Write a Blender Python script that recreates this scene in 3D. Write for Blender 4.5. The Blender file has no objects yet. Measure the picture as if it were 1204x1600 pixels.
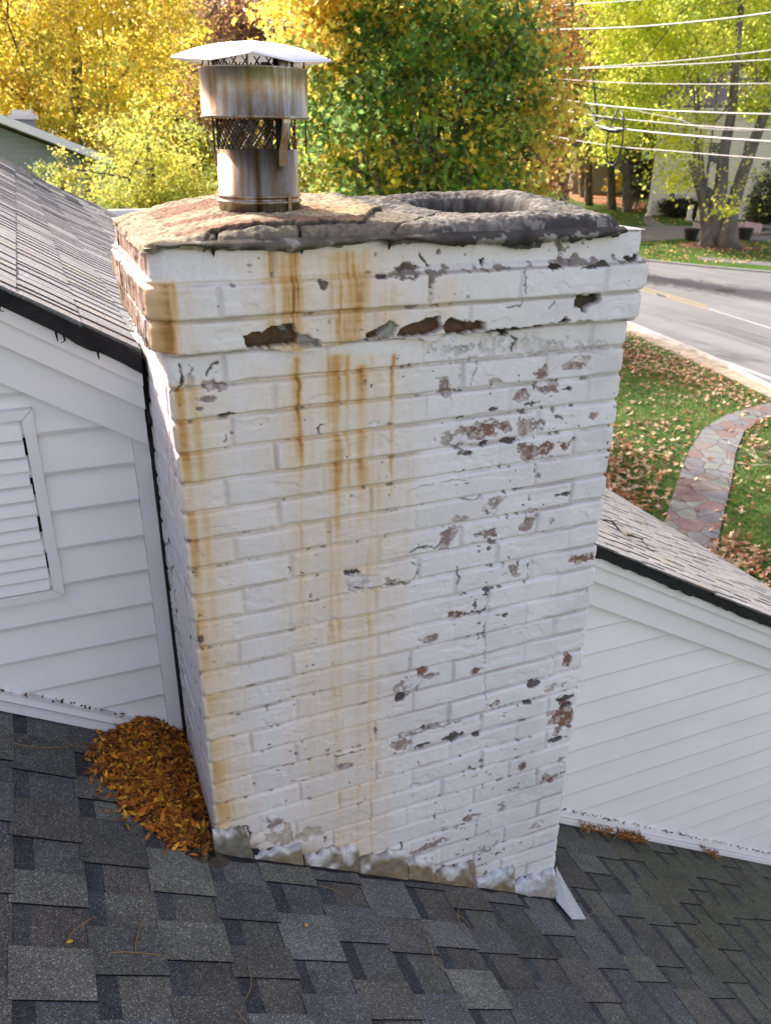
import bpy, math, numpy as np
from mathutils import Vector, Matrix
R = math.radians
# ------------------------------------------------------------------ camera
GZ = 6.0                     # eye height above the lawn; everything below is written relative to the eye
FPX, PITCH, ROLL, YAW = 1275.0, R(24.94), R(-0.69), R(22.63)
cp, sp, cy, sy = math.cos(PITCH), math.sin(PITCH), math.cos(YAW), math.sin(YAW)
_r = np.array([cy, -sy, 0.]); _f = np.array([sy*cp, cy*cp, -sp]); _u = np.array([sy*sp, cy*sp, cp])
cr, sr = math.cos(ROLL), math.sin(ROLL)
CR, CU, CF = _r*cr - _u*sr, _r*sr + _u*cr, _f
scene = bpy.context.scene
col = scene.collection
cam = bpy.data.cameras.new('camera'); camo = bpy.data.objects.new('camera', cam); col.objects.link(camo)
cam.sensor_fit = 'HORIZONTAL'; cam.sensor_width = 36.0; cam.lens = 36.0*FPX/1204.0
cam.clip_start = 0.05; cam.clip_end = 1500
camo.matrix_world = Matrix(((CR[0], CU[0], -CF[0], 0), (CR[1], CU[1], -CF[1], 0), (CR[2], CU[2], -CF[2], GZ), (0, 0, 0, 1)))
cam.dof.use_dof = True; cam.dof.focus_distance = 1.85; cam.dof.aperture_fstop = 9.0
scene.camera = camo
scene.render.resolution_x, scene.render.resolution_y = 770, 1024
# ------------------------------------------------------------------ light
SUN = np.array([-.35, .90, .60]); SUN = SUN/np.linalg.norm(SUN)
w = bpy.data.worlds.new('World'); scene.world = w; w.use_nodes = True
nt = w.node_tree; bg = nt.nodes['Background']
sky = nt.nodes.new('ShaderNodeTexSky'); sky.sky_type = 'NISHITA'; sky.sun_disc = False
sky.sun_elevation = math.asin(SUN[2]); sky.sun_rotation = math.atan2(SUN[0], SUN[1])
sky.dust_density = 2.2; sky.air_density = 1.0; sky.ozone_density = 1.0
tint = nt.nodes.new('ShaderNodeMix'); tint.data_type = 'RGBA'; tint.blend_type = 'MULTIPLY'; tint.inputs[0].default_value = 1; tint.inputs[7].default_value = (1.42, 1.035, .865, 1)   # hazy autumn air: a whiter sky
nt.links.new(sky.outputs[0], tint.inputs[6]); nt.links.new(tint.outputs[2], bg.inputs[0]); bg.inputs[1].default_value = 0.15
sl = bpy.data.lights.new('sun', 'SUN'); sl.energy = 4.1; sl.angle = R(0.55); sl.color = (1.0, .955, .87)
so = bpy.data.objects.new('sun', sl); col.objects.link(so)
so.rotation_euler = Vector(tuple(SUN)).to_track_quat('Z', 'Y').to_euler(); so.location = (-20, 30, 40)
scene.view_settings.view_transform = 'Standard'; scene.view_settings.look = 'None'
scene.view_settings.exposure = 1.56; scene.view_settings.gamma = 1.0
# ------------------------------------------------------------------ helpers
rng = np.random.default_rng(7)
def ray(px, py): return CF*FPX + CR*(px-602) + CU*(800-py)
def onY(px, py, Y): d = ray(px, py); return d*(Y/d[1])
def onZ(px, py, Z): d = ray(px, py); return d*(Z/d[2])
def onX(px, py, X): d = ray(px, py); return d*(X/d[0])
def onP(px, py, P, n): d = ray(px, py); return d*(np.dot(P, n)/np.dot(d, n))
def far(px, py, D): d = ray(px, py); return d*(D/math.hypot(d[0], d[1]))
_T = {}
def _tab(seed):
    if seed not in _T: _T[seed] = np.random.default_rng(1000+seed).random((256, 256))*2-1
    return _T[seed]
def vn(x, y, seed=0):
    t = _tab(seed); x = np.asarray(x, float); y = np.asarray(y, float)
    xi = np.floor(x).astype(int); yi = np.floor(y).astype(int); fx = x-xi; fy = y-yi
    fx = fx*fx*(3-2*fx); fy = fy*fy*(3-2*fy)
    a = t[xi % 256, yi % 256]; b = t[(xi+1) % 256, yi % 256]; c_ = t[xi % 256, (yi+1) % 256]; d = t[(xi+1) % 256, (yi+1) % 256]
    return (a*(1-fx)+b*fx)*(1-fy) + (c_*(1-fx)+d*fx)*fy
def fbm(x, y, seed=0, o=4):
    s = 0; a = .5
    for i in range(o): s = s + a*vn(x*2**i, y*2**i, seed+i); a *= .5
    return s
def sm(a, b, x): t = np.clip((np.asarray(x, float)-a)/(b-a), 0, 1); return t*t*(3-2*t)
def tag(o, label=None, cat=None, group=None, kind=None):
    if label: o['label'] = label
    if cat: o['category'] = cat
    if group: o['group'] = group
    if kind: o['kind'] = kind
    return o
def empty(name, loc, label, cat, group=None, kind=None):
    o = bpy.data.objects.new(name, None); col.objects.link(o); o.location = (loc[0], loc[1], loc[2]+GZ)
    o.empty_display_size = .1
    return tag(o, label, cat, group, kind)
def worldloc(o):
    v = Vector(o.location)
    while o.parent: o = o.parent; v += Vector(o.location)
    return np.array(v)
def mk(name, V, F, mat, parent=None, colr=None, smooth=False, origin=None, tag_=None):
    """one mesh object; V relative to the eye"""
    V = np.asarray(V, float).reshape(-1, 3).copy(); V[:, 2] += GZ
    me = bpy.data.meshes.new(name); o = bpy.data.objects.new(name, me)
    if parent is not None:
        off = worldloc(parent); o.parent = parent
    else:
        off = np.array([(V[:, 0].min()+V[:, 0].max())/2, (V[:, 1].min()+V[:, 1].max())/2, V[:, 2].min()]) if origin is None else np.array(origin)+[0, 0, GZ]
        o.location = off
    V = V-off
    if isinstance(F, np.ndarray):
        nf, m = F.shape
        me.vertices.add(len(V)); me.vertices.foreach_set('co', V.astype('f').ravel())
        me.loops.add(nf*m); me.loops.foreach_set('vertex_index', F.astype('i').ravel())
        me.polygons.add(nf); me.polygons.foreach_set('loop_start', np.arange(0, nf*m, m, dtype='i'))
        me.polygons.foreach_set('loop_total', np.full(nf, m, dtype='i')); me.update(calc_edges=True)
    else:
        me.from_pydata([tuple(v) for v in V], [], F); me.update()
    if smooth: me.polygons.foreach_set('use_smooth', [True]*len(me.polygons))
    if colr is not None:
        c = np.asarray(colr, float)
        if c.ndim == 1: c = np.tile(c, (len(V), 1))
        if c.shape[1] == 3: c = np.hstack([c, np.ones((len(c), 1))])
        a = me.color_attributes.new('Col', 'FLOAT_COLOR', 'POINT'); a.data.foreach_set('color', c.astype('f').ravel())
    if mat: me.materials.append(mat)
    col.objects.link(o)
    if tag_: tag(o, *tag_)
    return o
class MB:
    def __init__(s): s.V = []; s.F = []; s.C = []
    def add(s, V, F, c=None):
        n = len(s.V); s.V += [tuple(v) for v in V]; s.F += [tuple(i+n for i in f) for f in F]
        s.C += [tuple(c) if c is not None else (1, 1, 1)]*len(V); return s
    def prism(s, P, d, c=None):
        """polygon P extruded by vector d"""
        P = [np.array(p, float) for p in P]; d = np.array(d, float); n = len(P)
        V = P+[p+d for p in P]
        F = [tuple(range(n)), tuple(range(2*n-1, n-1, -1))]+[(i, (i+n), (i+1) % n+n, (i+1) % n) for i in range(n)]
        return s.add(V, F, c)
    def box(s, a, b, c=None):
        x0, y0, z0 = a; x1, y1, z1 = b
        return s.prism([(x0, y0, z0), (x1, y0, z0), (x1, y1, z0), (x0, y1, z0)], (0, 0, z1-z0), c)
    def tube(s, P, r, n=8, c=None, cap=True):
        P = [np.array(p, float) for p in P]; r = r if hasattr(r, '__len__') else [r]*len(P)
        V = []; F = []; up = np.array([.3, .2, 1.])
        for i, p in enumerate(P):
            t = P[min(i+1, len(P)-1)]-P[max(i-1, 0)]; t = t/(np.linalg.norm(t)+1e-12)
            if i == 0:
                a = np.cross(t, up); 
                if np.linalg.norm(a) < .05: a = np.cross(t, (1, 0, 0))
            a = a-t*np.dot(a, t); a = a/np.linalg.norm(a); b = np.cross(t, a)
            for k in range(n):
                an = 2*math.pi*k/n; V.append(p+(a*math.cos(an)+b*math.sin(an))*r[i])
        for i in range(len(P)-1):
            for k in range(n): F.append((i*n+k, i*n+(k+1) % n, (i+1)*n+(k+1) % n, (i+1)*n+k))
        if cap: F.append(tuple(range(n-1, -1, -1))); F.append(tuple(range((len(P)-1)*n, len(P)*n)))
        return s.add(V, F, c)
    def lathe(s, prof, ctr, n=64, c=None):
        V = []; F = []
        for (r, z) in prof:
            for k in range(n): a = 2*math.pi*k/n; V.append((ctr[0]+r*math.cos(a), ctr[1]+r*math.sin(a), ctr[2]+z))
        for i in range(len(prof)-1):
            for k in range(n): F.append((i*n+k, i*n+(k+1) % n, (i+1)*n+(k+1) % n, (i+1)*n+k))
        return s.add(V, F, c)
    def build(s, name, mat, parent=None, smooth=False, tag_=None, col_=False):
        return mk(name, s.V, s.F, mat, parent, colr=np.array(s.C) if col_ else None, smooth=smooth, tag_=tag_)
def copy_tree(o, parent=None):
    c_ = o.copy(); col.objects.link(c_)
    if parent: c_.parent = parent
    for ch in [x for x in bpy.data.objects if x.parent == o and x is not c_]: copy_tree(ch, c_)
    return c_
# ------------------------------------------------------------------ materials
def newmat(name):
    m = bpy.data.materials.new(name); m.use_nodes = True; t = m.node_tree
    return m, t, t.nodes['Principled BSDF']
def N(t, typ, **k):
    n = t.nodes.new(typ)
    for a, b in k.items():
        if a in n.inputs.keys() if isinstance(a, str) else False: n.inputs[a].default_value = b
        else: setattr(n, a, b)
    return n
def noise(t, scale, detail=6, rough=.6, vec=None):
    n = t.nodes.new('ShaderNodeTexNoise'); n.inputs['Scale'].default_value = scale; n.inputs['Detail'].default_value = detail; n.inputs['Roughness'].default_value = rough
    if vec is not None: t.links.new(vec, n.inputs['Vector'])
    return n
def ramp(t, fac, stops):
    n = t.nodes.new('ShaderNodeValToRGB'); e = n.color_ramp.elements
    while len(e) < len(stops): e.new(.5)
    for i, (p, c) in enumerate(stops): e[i].position = p; e[i].color = (c[0], c[1], c[2], 1) if hasattr(c, '__len__') else (c, c, c, 1)
    t.links.new(fac, n.inputs[0]); return n
def mix(t, a, b, fac, mode='MIX'):
    n = t.nodes.new('ShaderNodeMix'); n.data_type = 'RGBA'; n.blend_type = mode
    for i, v in ((6, a), (7, b), (0, fac)):
        if isinstance(v, bpy.types.NodeSocket): t.links.new(v, n.inputs[i])
        else: n.inputs[i].default_value = v if (i == 0 or len(v) == 4) else (*v, 1)
    return n.outputs[2]
def coords(t, scale=(1, 1, 1)):
    g = t.nodes.new('ShaderNodeTexCoord'); m = t.nodes.new('ShaderNodeMapping'); m.inputs['Scale'].default_value = scale
    t.links.new(g.outputs['Object'], m.inputs[0]); return m.outputs[0]
def bump(t, b, h, strength, dist):
    n = t.nodes.new('ShaderNodeBump'); n.inputs['Strength'].default_value = strength; n.inputs['Distance'].default_value = dist
    t.links.new(h, n.inputs['Height']); t.links.new(n.outputs[0], b.inputs['Normal'])
def colattr(t):
    a = t.nodes.new('ShaderNodeVertexColor'); a.layer_name = 'Col'; return a.outputs[0]
def mat_attr(name, rough=.8, nscale=0, lo=.8, hi=1.15, bscale=0, bd=.001, metal=0, spec=.3, vecscale=(1, 1, 1), bstr=.5):
    """vertex colour times fine procedural grain"""
    m, t, b = newmat(name); c = colattr(t); v = coords(t, vecscale)
    if nscale:
        n = noise(t, nscale, 5, .65, v); r = ramp(t, n.outputs[0], [(.25, lo), (.75, hi)]); c = mix(t, c, r.outputs[0], 1.0, 'MULTIPLY')
    t.links.new(c, b.inputs['Base Color']); b.inputs['Roughness'].default_value = rough; b.inputs['Metallic'].default_value = metal
    b.inputs['Specular IOR Level'].default_value = spec
    if bscale: n2 = noise(t, bscale, 6, .7, v); bump(t, b, n2.outputs[0], bstr, bd)
    return m
def mat_plain(name, c, rough=.7, metal=0, nscale=4, lo=.88, hi=1.08, bscale=0, bd=.001, spec=.4, vecscale=(1, 1, 1)):
    m, t, b = newmat(name); v = coords(t, vecscale); n = noise(t, nscale, 6, .6, v)
    r = ramp(t, n.outputs[0], [(.3, tuple(x*lo for x in c)), (.7, tuple(x*hi for x in c))])
    t.links.new(r.outputs[0], b.inputs['Base Color']); b.inputs['Roughness'].default_value = rough; b.inputs['Metallic'].default_value = metal
    b.inputs['Specular IOR Level'].default_value = spec
    if bscale: n2 = noise(t, bscale, 5, .6, v); bump(t, b, n2.outputs[0], .6, bd)
    return m
def mat_leaf(name, trans=.5, rough=.55):
    m, t, b = newmat(name); c = colattr(t); t.links.new(c, b.inputs['Base Color']); b.inputs['Roughness'].default_value = rough
    b.inputs['Specular IOR Level'].default_value = .25
    tr = t.nodes.new('ShaderNodeBsdfTranslucent'); c2 = mix(t, c, (1.0, 1.0, .75), .12); t.links.new(c2, tr.inputs[0])
    ms = t.nodes.new('ShaderNodeMixShader'); ms.inputs[0].default_value = trans
    t.links.new(b.outputs[0], ms.inputs[1]); t.links.new(tr.outputs[0], ms.inputs[2]); t.links.new(ms.outputs[0], t.nodes['Material Output'].inputs[0])
    return m
M_brick = mat_attr('painted_brick', .6, 190, .90, 1.07, 330, .0013, spec=.35, bstr=.6)
M_crown = mat_attr('mortar_crown', .95, 330, .55, 1.4, 260, .004, spec=.1, bstr=.9)
M_flash = mat_attr('painted_flashing', .75, 160, .70, 1.2, 120, .0015)
M_vinyl = mat_plain('white_vinyl', (.775, .765, .765), .42, nscale=3, lo=.95, hi=1.03, bscale=30, bd=.0006, vecscale=(1, 1, 3))
M_trim = mat_plain('white_trim', (.775, .765, .765), .4, nscale=2.5, lo=.93, hi=1.04, bscale=12, bd=.0008)
M_felt = mat_plain('roofing_tar', (.012, .012, .013), .75, nscale=40, lo=.6, hi=1.6, bscale=90, bd=.004, spec=.25)
M_leaf = mat_leaf('tree_leaf', .66)
M_litter = mat_leaf('fallen_leaf', .15, .7)
M_bark = mat_plain('bark', (.13, .115, .10), .95, nscale=6, lo=.5, hi=1.5, bscale=14, bd=.03, vecscale=(1, 1, .25), spec=.1)
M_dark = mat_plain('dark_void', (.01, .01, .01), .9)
def mat_shingle(name, grain, lo, hi):
    m, t, b = newmat(name); c = colattr(t); v = coords(t)
    vo = t.nodes.new('ShaderNodeTexVoronoi'); vo.inputs['Scale'].default_value = grain; t.links.new(v, vo.inputs['Vector'])
    bw = t.nodes.new('ShaderNodeSeparateColor'); t.links.new(vo.outputs['Color'], bw.inputs[0])
    r = ramp(t, bw.outputs[0], [(0, lo), (.6, .9), (.93, 1.25), (1, hi)])
    n = noise(t, 9, 4, .6, v); r2 = ramp(t, n.outputs[0], [(.3, .8), (.7, 1.2)])
    c = mix(t, c, r.outputs[0], 1.0, 'MULTIPLY'); c = mix(t, c, r2.outputs[0], 1.0, 'MULTIPLY')
    t.links.new(c, b.inputs['Base Color']); b.inputs['Roughness'].default_value = .9; b.inputs['Specular IOR Level'].default_value = .2
    bump(t, b, bw.outputs[1], .55, .0016); return m
M_sh = mat_shingle('asphalt_shingle', 520, .35, 3.2)
M_sh2 = mat_shingle('weathered_shingle', 420, .6, 1.8)

# ================================================================== HOUSE (the one this chimney belongs to)
house = empty('house', (0.5, 2.6, -6.0), 'white sided house whose gable wall, rake boards and shingle roofs surround the chimney', 'house')
YW = 2.0; XL, XR, YF, YB = .197, 1.257, 1.5507, 2.12       # wall plane; chimney box
S1 = .594
def zlow(X): return -1.643 - S1*(X-.175)                     # lower roof plane
def zup(X):                                                  # upper roof plane, slightly swept
    X = np.asarray(X, float); return np.where(X < .18, -.455-.62*(X-.18), -.455-.547*(X-.18))
# --- lower roof: laminated shingles, courses run away from the camera, roof falls to the right
def lower_roof():
    EX = .1335; V = []; F = []; Cc = []
    def slab(x0, x1, y0, y1, h0, h1, th, c, jag=0):
        """slab on the roof plane from x0 (upslope) to x1; h = lift at each end; cut edges black: asphalt plus painted contact shade"""
        P = [(x0, y0, h0), (x1, y0+jag, h1), (x1, y1+jag, h1), (x0, y1, h0)]
        n = len(V)
        for (x, y, h) in P: V.append((x, y, float(zlow(x))+h)); Cc.append(c)
        for dz in (-.0004, -th):
            for (x, y, h) in P: V.append((x, y, float(zlow(x))+h+dz)); Cc.append((.010, .010, .011))  # black asphalt edge, its colour also carrying the contact shade beside the tab
        F.append((n, n+1, n+2, n+3))
        for a in range(4): b = (a+1) % 4; F.append((n+4+a, n+8+a, n+8+b, n+4+b))
    pal = [(.120, .128, .138), (.105, .102, .100), (.128, .116, .104), (.135, .147, .165), (.200, .196, .172), (.088, .083, .079), (.160, .155, .140), (.112, .098, .090), (.115, .114, .112), (.170, .176, .182), (.098, .100, .106)]
    pal = np.array(pal); pal = (pal*.52+pal.mean(0)*.48)*np.array([1.0, .99, .93])
    rg = np.random.default_rng(5)
    for k in range(-14, 42):
        x0 = -.237+EX*(k-1); x1 = x0+EX
        wob = .0015*rg.standard_normal(); y = -1.2+rg.random()*.2; tog = rg.random() < .5; last = -1
        while y < 2.02:
            L = rg.uniform(.075, .145) if tog else rg.uniform(.065, .125)
            y1 = min(y+L, 2.03)
            if not (x1 > XL-.02 and x0 < XR+.01 and y > YF+.05):
                ci = rg.integers(len(pal))
                if ci == last: ci = (ci+3) % len(pal)
                last = ci; c = np.array(pal[ci])*rg.uniform(.85, 1.12)
                mossy = float(sm(1.2, 1.9, x0)*sm(.75, 1.35, y))
                c = c*(1-.75*mossy)+np.array([.098, .098, .066])*.75*mossy
                if tog: slab(x0-.006, x1+wob+.002, y, y1, .0065, .0100, .0048, tuple(c), rg.uniform(-.003, .003))
                else:
                    db = np.array([.066, .070, .074])*rg.uniform(.8, 1.2)*(1-.2*mossy); bw = rg.uniform(.028, .042)
                    slab(x0-.006, x0+bw, y-.012, y1+.012, .0018, .0026, .002, tuple(db))
                    slab(x0+bw, x1, y-.012, y1+.012, .0026, .0045, .002, tuple(c*.95))
            tog = not tog if rg.random() < .9 else tog
            y = y1
    # butt strips: dark lower layer edge for every course
    mk('lower_roof', V, F, M_sh, house, colr=np.array(Cc))
    mb = MB()
    mb.prism([(-2.4, -1.3, zlow(-2.4)), (5.6, -1.3, zlow(5.6)), (5.6, 2.04, zlow(5.6)), (-2.4, 2.04, zlow(-2.4))], (0, 0, -.06), (.03, .03, .032))
    mb.build('roof_deck', M_felt, house)
lower_roof()
# --- siding with lapped courses
def siding(name, x0f, x1f, zt, zb, ex, z0, y=YW):
    """x0f,x1f: x limits; zt(x), zb(x): top and bottom lines; boards clipped against them"""
    mb = MB(); lap = .020; k = math.floor((z0-20*ex-z0)/ex)
    z = z0+ex*14
    while z > -6:
        z1 = z-ex
        # clip board polygon (x,z) to zb < z < zt with slopes
        P = [(x0f, z), (x1f, z), (x1f, z1), (x0f, z1)]
        def clip(P, g):
            out = []
            for i in range(len(P)):
                a, b = P[i], P[(i+1) % len(P)]; ga, gb = g(a), g(b)
                if ga >= 0: out.append(a)
                if ga*gb < 0: t_ = ga/(ga-gb); out.append((a[0]+(b[0]-a[0])*t_, a[1]+(b[1]-a[1])*t_))
            return out
        P = clip(P, lambda p: float(zt(p[0]))-p[1])
        if len(P) > 2: P = clip(P, lambda p: p[1]-float(zb(p[0])))
        bv = z1+.0105
        def yy(zz):
            if zz < bv-1e-6: return y-lap+.0052*(bv-zz)/.0105
            return y-lap*(z-zz)/(ex-.0105)
        for g in (lambda p: p[1]-bv, lambda p: bv-p[1]):
            Q = clip(P, g) if len(P) > 2 else []
            if len(Q) < 3: continue
            Vf = [(a_, yy(b_), b_) for a_, b_ in Q]; Vb = [(a_, y+.004, b_) for a_, b_ in Q]; n = len(Q)
            mb.add(Vf+Vb, [tuple(range(n))[::-1]]+[(i, i+n, (i+1) % n+n, (i+1) % n) for i in range(n)])
        z = z1
    return mb.build(name, M_vinyl, house)
siding('gable_siding', -2.2, .150, lambda x: zup(x)-.14, lambda x: zlow(x)+.012, .1012, -.757)
siding('gable_siding', XR+.002, 2.93, lambda x: zup(x)-.14, lambda x: zlow(x)+.012, .1105, -2.149)
mb = MB()   # wall body behind the siding, plus the storey below
def wallpoly(x0, x1): return [(x0, YW+.012, zup(x0)-.09), (x1, YW+.012, zup(x1)-.09), (x1, YW+.012, -6), (x0, YW+.012, -6)]
mb.prism(wallpoly(-2.2, 2.93), (0, .12, 0)); mb.build('wall', M_trim, house)
mb = MB(); mb.box((2.81, YW+.14, -6), (2.93, 9.0, zup(2.93)-.1)); mb.build('wall', M_vinyl, house)
mb = MB(); mb.box((.1505, YW-.026, zlow(.16)+.03), (.189, YW+.010, float(zup(.17))-.20)); mb.build('corner_trim', M_trim, house)
mb = MB(); mb.box((2.93, YW-.022, -5.9), (3.0, YW+.05, float(zup(3.0))-.12)); mb.build('corner_trim', M_trim, house)
# slanted trims along the roof line (two stepped strips each side)
def strip(name, x0, x1, zf, y0, y1, lo, hi, mat, seg=1, jag=0, seed=3):
    mb = MB(); xs = np.linspace(x0, x1, seg+1); rg = np.random.default_rng(seed)
    jl = rg.uniform(-jag, jag, seg+1); 
    V = []; F = []
    for i, x in enumerate(xs):
        z = float(zf(x)); V += [(x, y0, z+lo+jl[i]), (x, y0, z+hi), (x, y1, z+hi), (x, y1, z+lo)]
    for i in range(seg):
        a = 4*i
        for q in range(4): F.append((a+q, a+(q+1) % 4, a+4+(q+1) % 4, a+4+q))
    F += [(0, 3, 2, 1), (4*seg, 4*seg+1, 4*seg+2, 4*seg+3)]
    mb.add(V, F); return mb.build(name, mat, house)
for (a, b) in ((-2.2, .150), (XR+.002, 2.93)):
    strip('base_trim', a, b, zlow, YW-.034, YW-.004, .034, .056, M_trim)
    strip('base_flashing', a, b, zlow, YW-.050, YW-.006, .010, .030, M_trim)
# rake boards
def rakes(a, b, tag_):
    strip('drip_edge', a, b, zup, 1.905, 1.955, -.079, -.047, M_trim)
    strip('fascia_board', a, b, zup, 1.920, 1.968, -.140, -.0795, M_trim)
    strip('frieze_board', a, b, zup, 1.950, YW-.004, -.240, -.142, M_trim)
    strip('roof_felt', a, b, zup, 1.885, 1.96, -.044, -.004, M_felt, seg=90, jag=.006, seed=int(abs(a)*10)+2)
rakes(-2.2, .185, 'l'); rakes(XR+.005, 3.4, 'r')
# upper roof deck + thin tabs
def upper_roof():
    V = []; F = []; Cc = []
    XE = 3.4
    def inside(x, y):
        return not (XL-.035 < x < XR+.035 and y < YB+.03)
    rg = np.random.default_rng(11); EX = .118
    far_y = lambda x: 8.9+1.2*x if x < .9 else 10.0
    k = 0; x = -2.3
    while x < XE:
        x1 = min(x+EX, XE+.01); yoff = (k*.031) % .085
        y = 1.872+yoff-.085
        while y < far_y(x):
            y1 = y+.085*(1.0 if rg.random() < .8 else rg.choice([1.4, .6]))
            ya = max(y, 1.872+rg.uniform(-.006, .006))
            if y1 > 1.90 and inside((x+x1)/2, (ya+y1)/2):
                c = np.array([.235, .24, .255]) if x < .9 else np.array([.235, .240, .246])*rg.uniform(.94, 1.06)*(1+.10*float(vn(x*2, y*2, 3)))
                if x > 1: c = c*np.array([1.0, .99, .97])
                if rg.random() < .12: c = c*np.array([1.08, 1.02, .92])
                n = len(V); cup = rg.uniform(.001, .005); st_ = (.0030 if x < .3 else .0028)*(1 if rg.random() < (.75 if x < .3 else .45) else .05)
                xs = np.linspace(x-.012, x1+.010, 4)
                for j, xx in enumerate(xs):
                    h = .002+.004*j/3
                    for yy, hh in ((ya, h+st_+cup*.22), (y1-.002, h)):
                        V.append((xx, yy+.007*math.sin(j*.9), float(zup(xx))+hh)); Cc.append(c)
                for j in range(3): F.append((n+2*j, n+2*j+2, n+2*j+3, n+2*j+1))
                # near edge thickness
                m = len(V)
                for j, xx in enumerate(xs): V.append((xx, ya+.007*math.sin(j*.9)+.001, float(zup(xx))-.003)); Cc.append(c*.25)
                for j in range(3): F.append((n+2*j, m+j, m+j+1, n+2*j+2))
            y = y1
        x += EX; k += 1
    mk('upper_roof', V, F, M_sh2, house, colr=np.array(Cc))
    # deck under the tabs
    mb = MB(); xs = [-2.3, -.8, .18]
    for a, b in ((-2.3, .18), (.18, XL-.03)):
        mb.prism([(a, 1.965, zup(a)-.004), (b, 1.965, zup(b)-.004), (b, 9.2+b, zup(b)-.004), (a, 9.0+a*.9, zup(a)-.004)], (0, 0, -.09))
    mb.prism([(XL-.03, YB+.03, zup(XL-.03)-.004), (XR+.03, YB+.03, zup(XR+.03)-.004), (XR+.03, 10, zup(XR+.03)-.004), (XL-.03, 9.2, zup(XL-.03)-.004)], (0, 0, -.09))
    mb.prism([(XR+.03, 1.965, zup(XR+.03)-.004), (XE, 1.965, zup(XE)-.004), (XE, 10, zup(XE)-.004), (XR+.03, 10, zup(XR+.03)-.004)], (0, 0, -.09))
    mb.build('roof_deck', M_felt, house)
    mb = MB(); mb.box((.6, 9.9, -.93), (2.2, 10.0, -.80)); mb.build('rear_gutter', M_trim, house)
upper_roof()
# louvred vent
def vent():
    v = mb0 = None
    y = YW-.012; x1 = -.062; x0 = -.56; z1 = -.585; z0 = -1.083; fw = .024
    fr = MB()
    Y0, Y1 = y-.018, y+.006
    def q(P): fr.prism([(a, Y0, b) for a, b in P], (0, Y1-Y0, 0))
    q([(x0, z1), (x1, z1), (x1-fw, z1-fw), (x0+fw, z1-fw)]); q([(x1+.0007, z1-.001), (x1+.0007, z0), (x1-fw, z0+fw), (x1-fw, z1-fw-.001)])
    q([(x0, z0-.001), (x0+fw, z0+fw-.001), (x1-fw, z0+fw-.001), (x1, z0-.001)]); q([(x0-.001, z1), (x0+fw-.001, z1-fw), (x0+fw-.001, z0+fw), (x0-.001, z0)])
    f = fr.build('gable_vent', M_trim, house, tag_=('white louvred gable vent', None))
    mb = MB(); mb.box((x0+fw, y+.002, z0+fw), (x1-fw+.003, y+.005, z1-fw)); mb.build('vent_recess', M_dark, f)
    zz = z1-fw; gaps = [.05, .04, .035, .035, .038, .036, .033, .033, .04, .033, .033, .033]; s_ = sum(gaps); rg = np.random.default_rng(2)
    for g in gaps:
        g = g*(z1-z0-2*fw)/s_; m = MB(); jx = rg.uniform(-.004, .001)
        a, b = x0+fw+.002, x1-fw-.004+jx
        prof = [(y-.001, zz), (y-.008, zz-.25*g), (y-.014, zz-.6*g), (y-.017, zz-.93*g), (y-.009, zz-1.0*g), (y-.006, zz-.6*g), (y+.0005, zz-.1*g)]
        m.prism([(a, p, q_) for p, q_ in prof], (b-a, 0, 0)); m.build('vent_slat', M_trim, f)
        zz -= g
vent()
# tar joint between corner trim and chimney (irregular)
def tar():
    rg = np.random.default_rng(9); V = []; F = []; n = 60
    zs = np.linspace(float(zup(.19))-.02, zlow(.19)+.05, n)
    for i, z in enumerate(zs):
        a = .1885; b = XL+.004; yf = 1.968+rg.uniform(-.010, .008)+(.0 if i > 8 else -.03)
        V += [(a, yf, z), (b, yf-.01, z), (b, YW+.05, z), (a, YW+.05, z)]
    for i in range(n-1):
        for q in range(4): F.append((4*i+q, 4*i+(q+1) % 4, 4*i+4+(q+1) % 4, 4*i+4+q))
    mk('tar_joint', V, F, M_felt, house)
    # tar smear and hanging shreds on the left rake
    for i in range(4):
        mb = MB()
        x = rg.uniform(-.25, .19); z = float(zup(x))-.048; l = rg.uniform(.006, .018)
        mb.tube([(x, 1.886, z+.01), (x+rg.uniform(-.003, .003), 1.884, z-l*.5), (x+rg.uniform(-.008, .008), 1.885, z-l)], [.0035, .002, .0008], 5); mb.build('tar_shred', M_felt, house)
tar()

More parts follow.
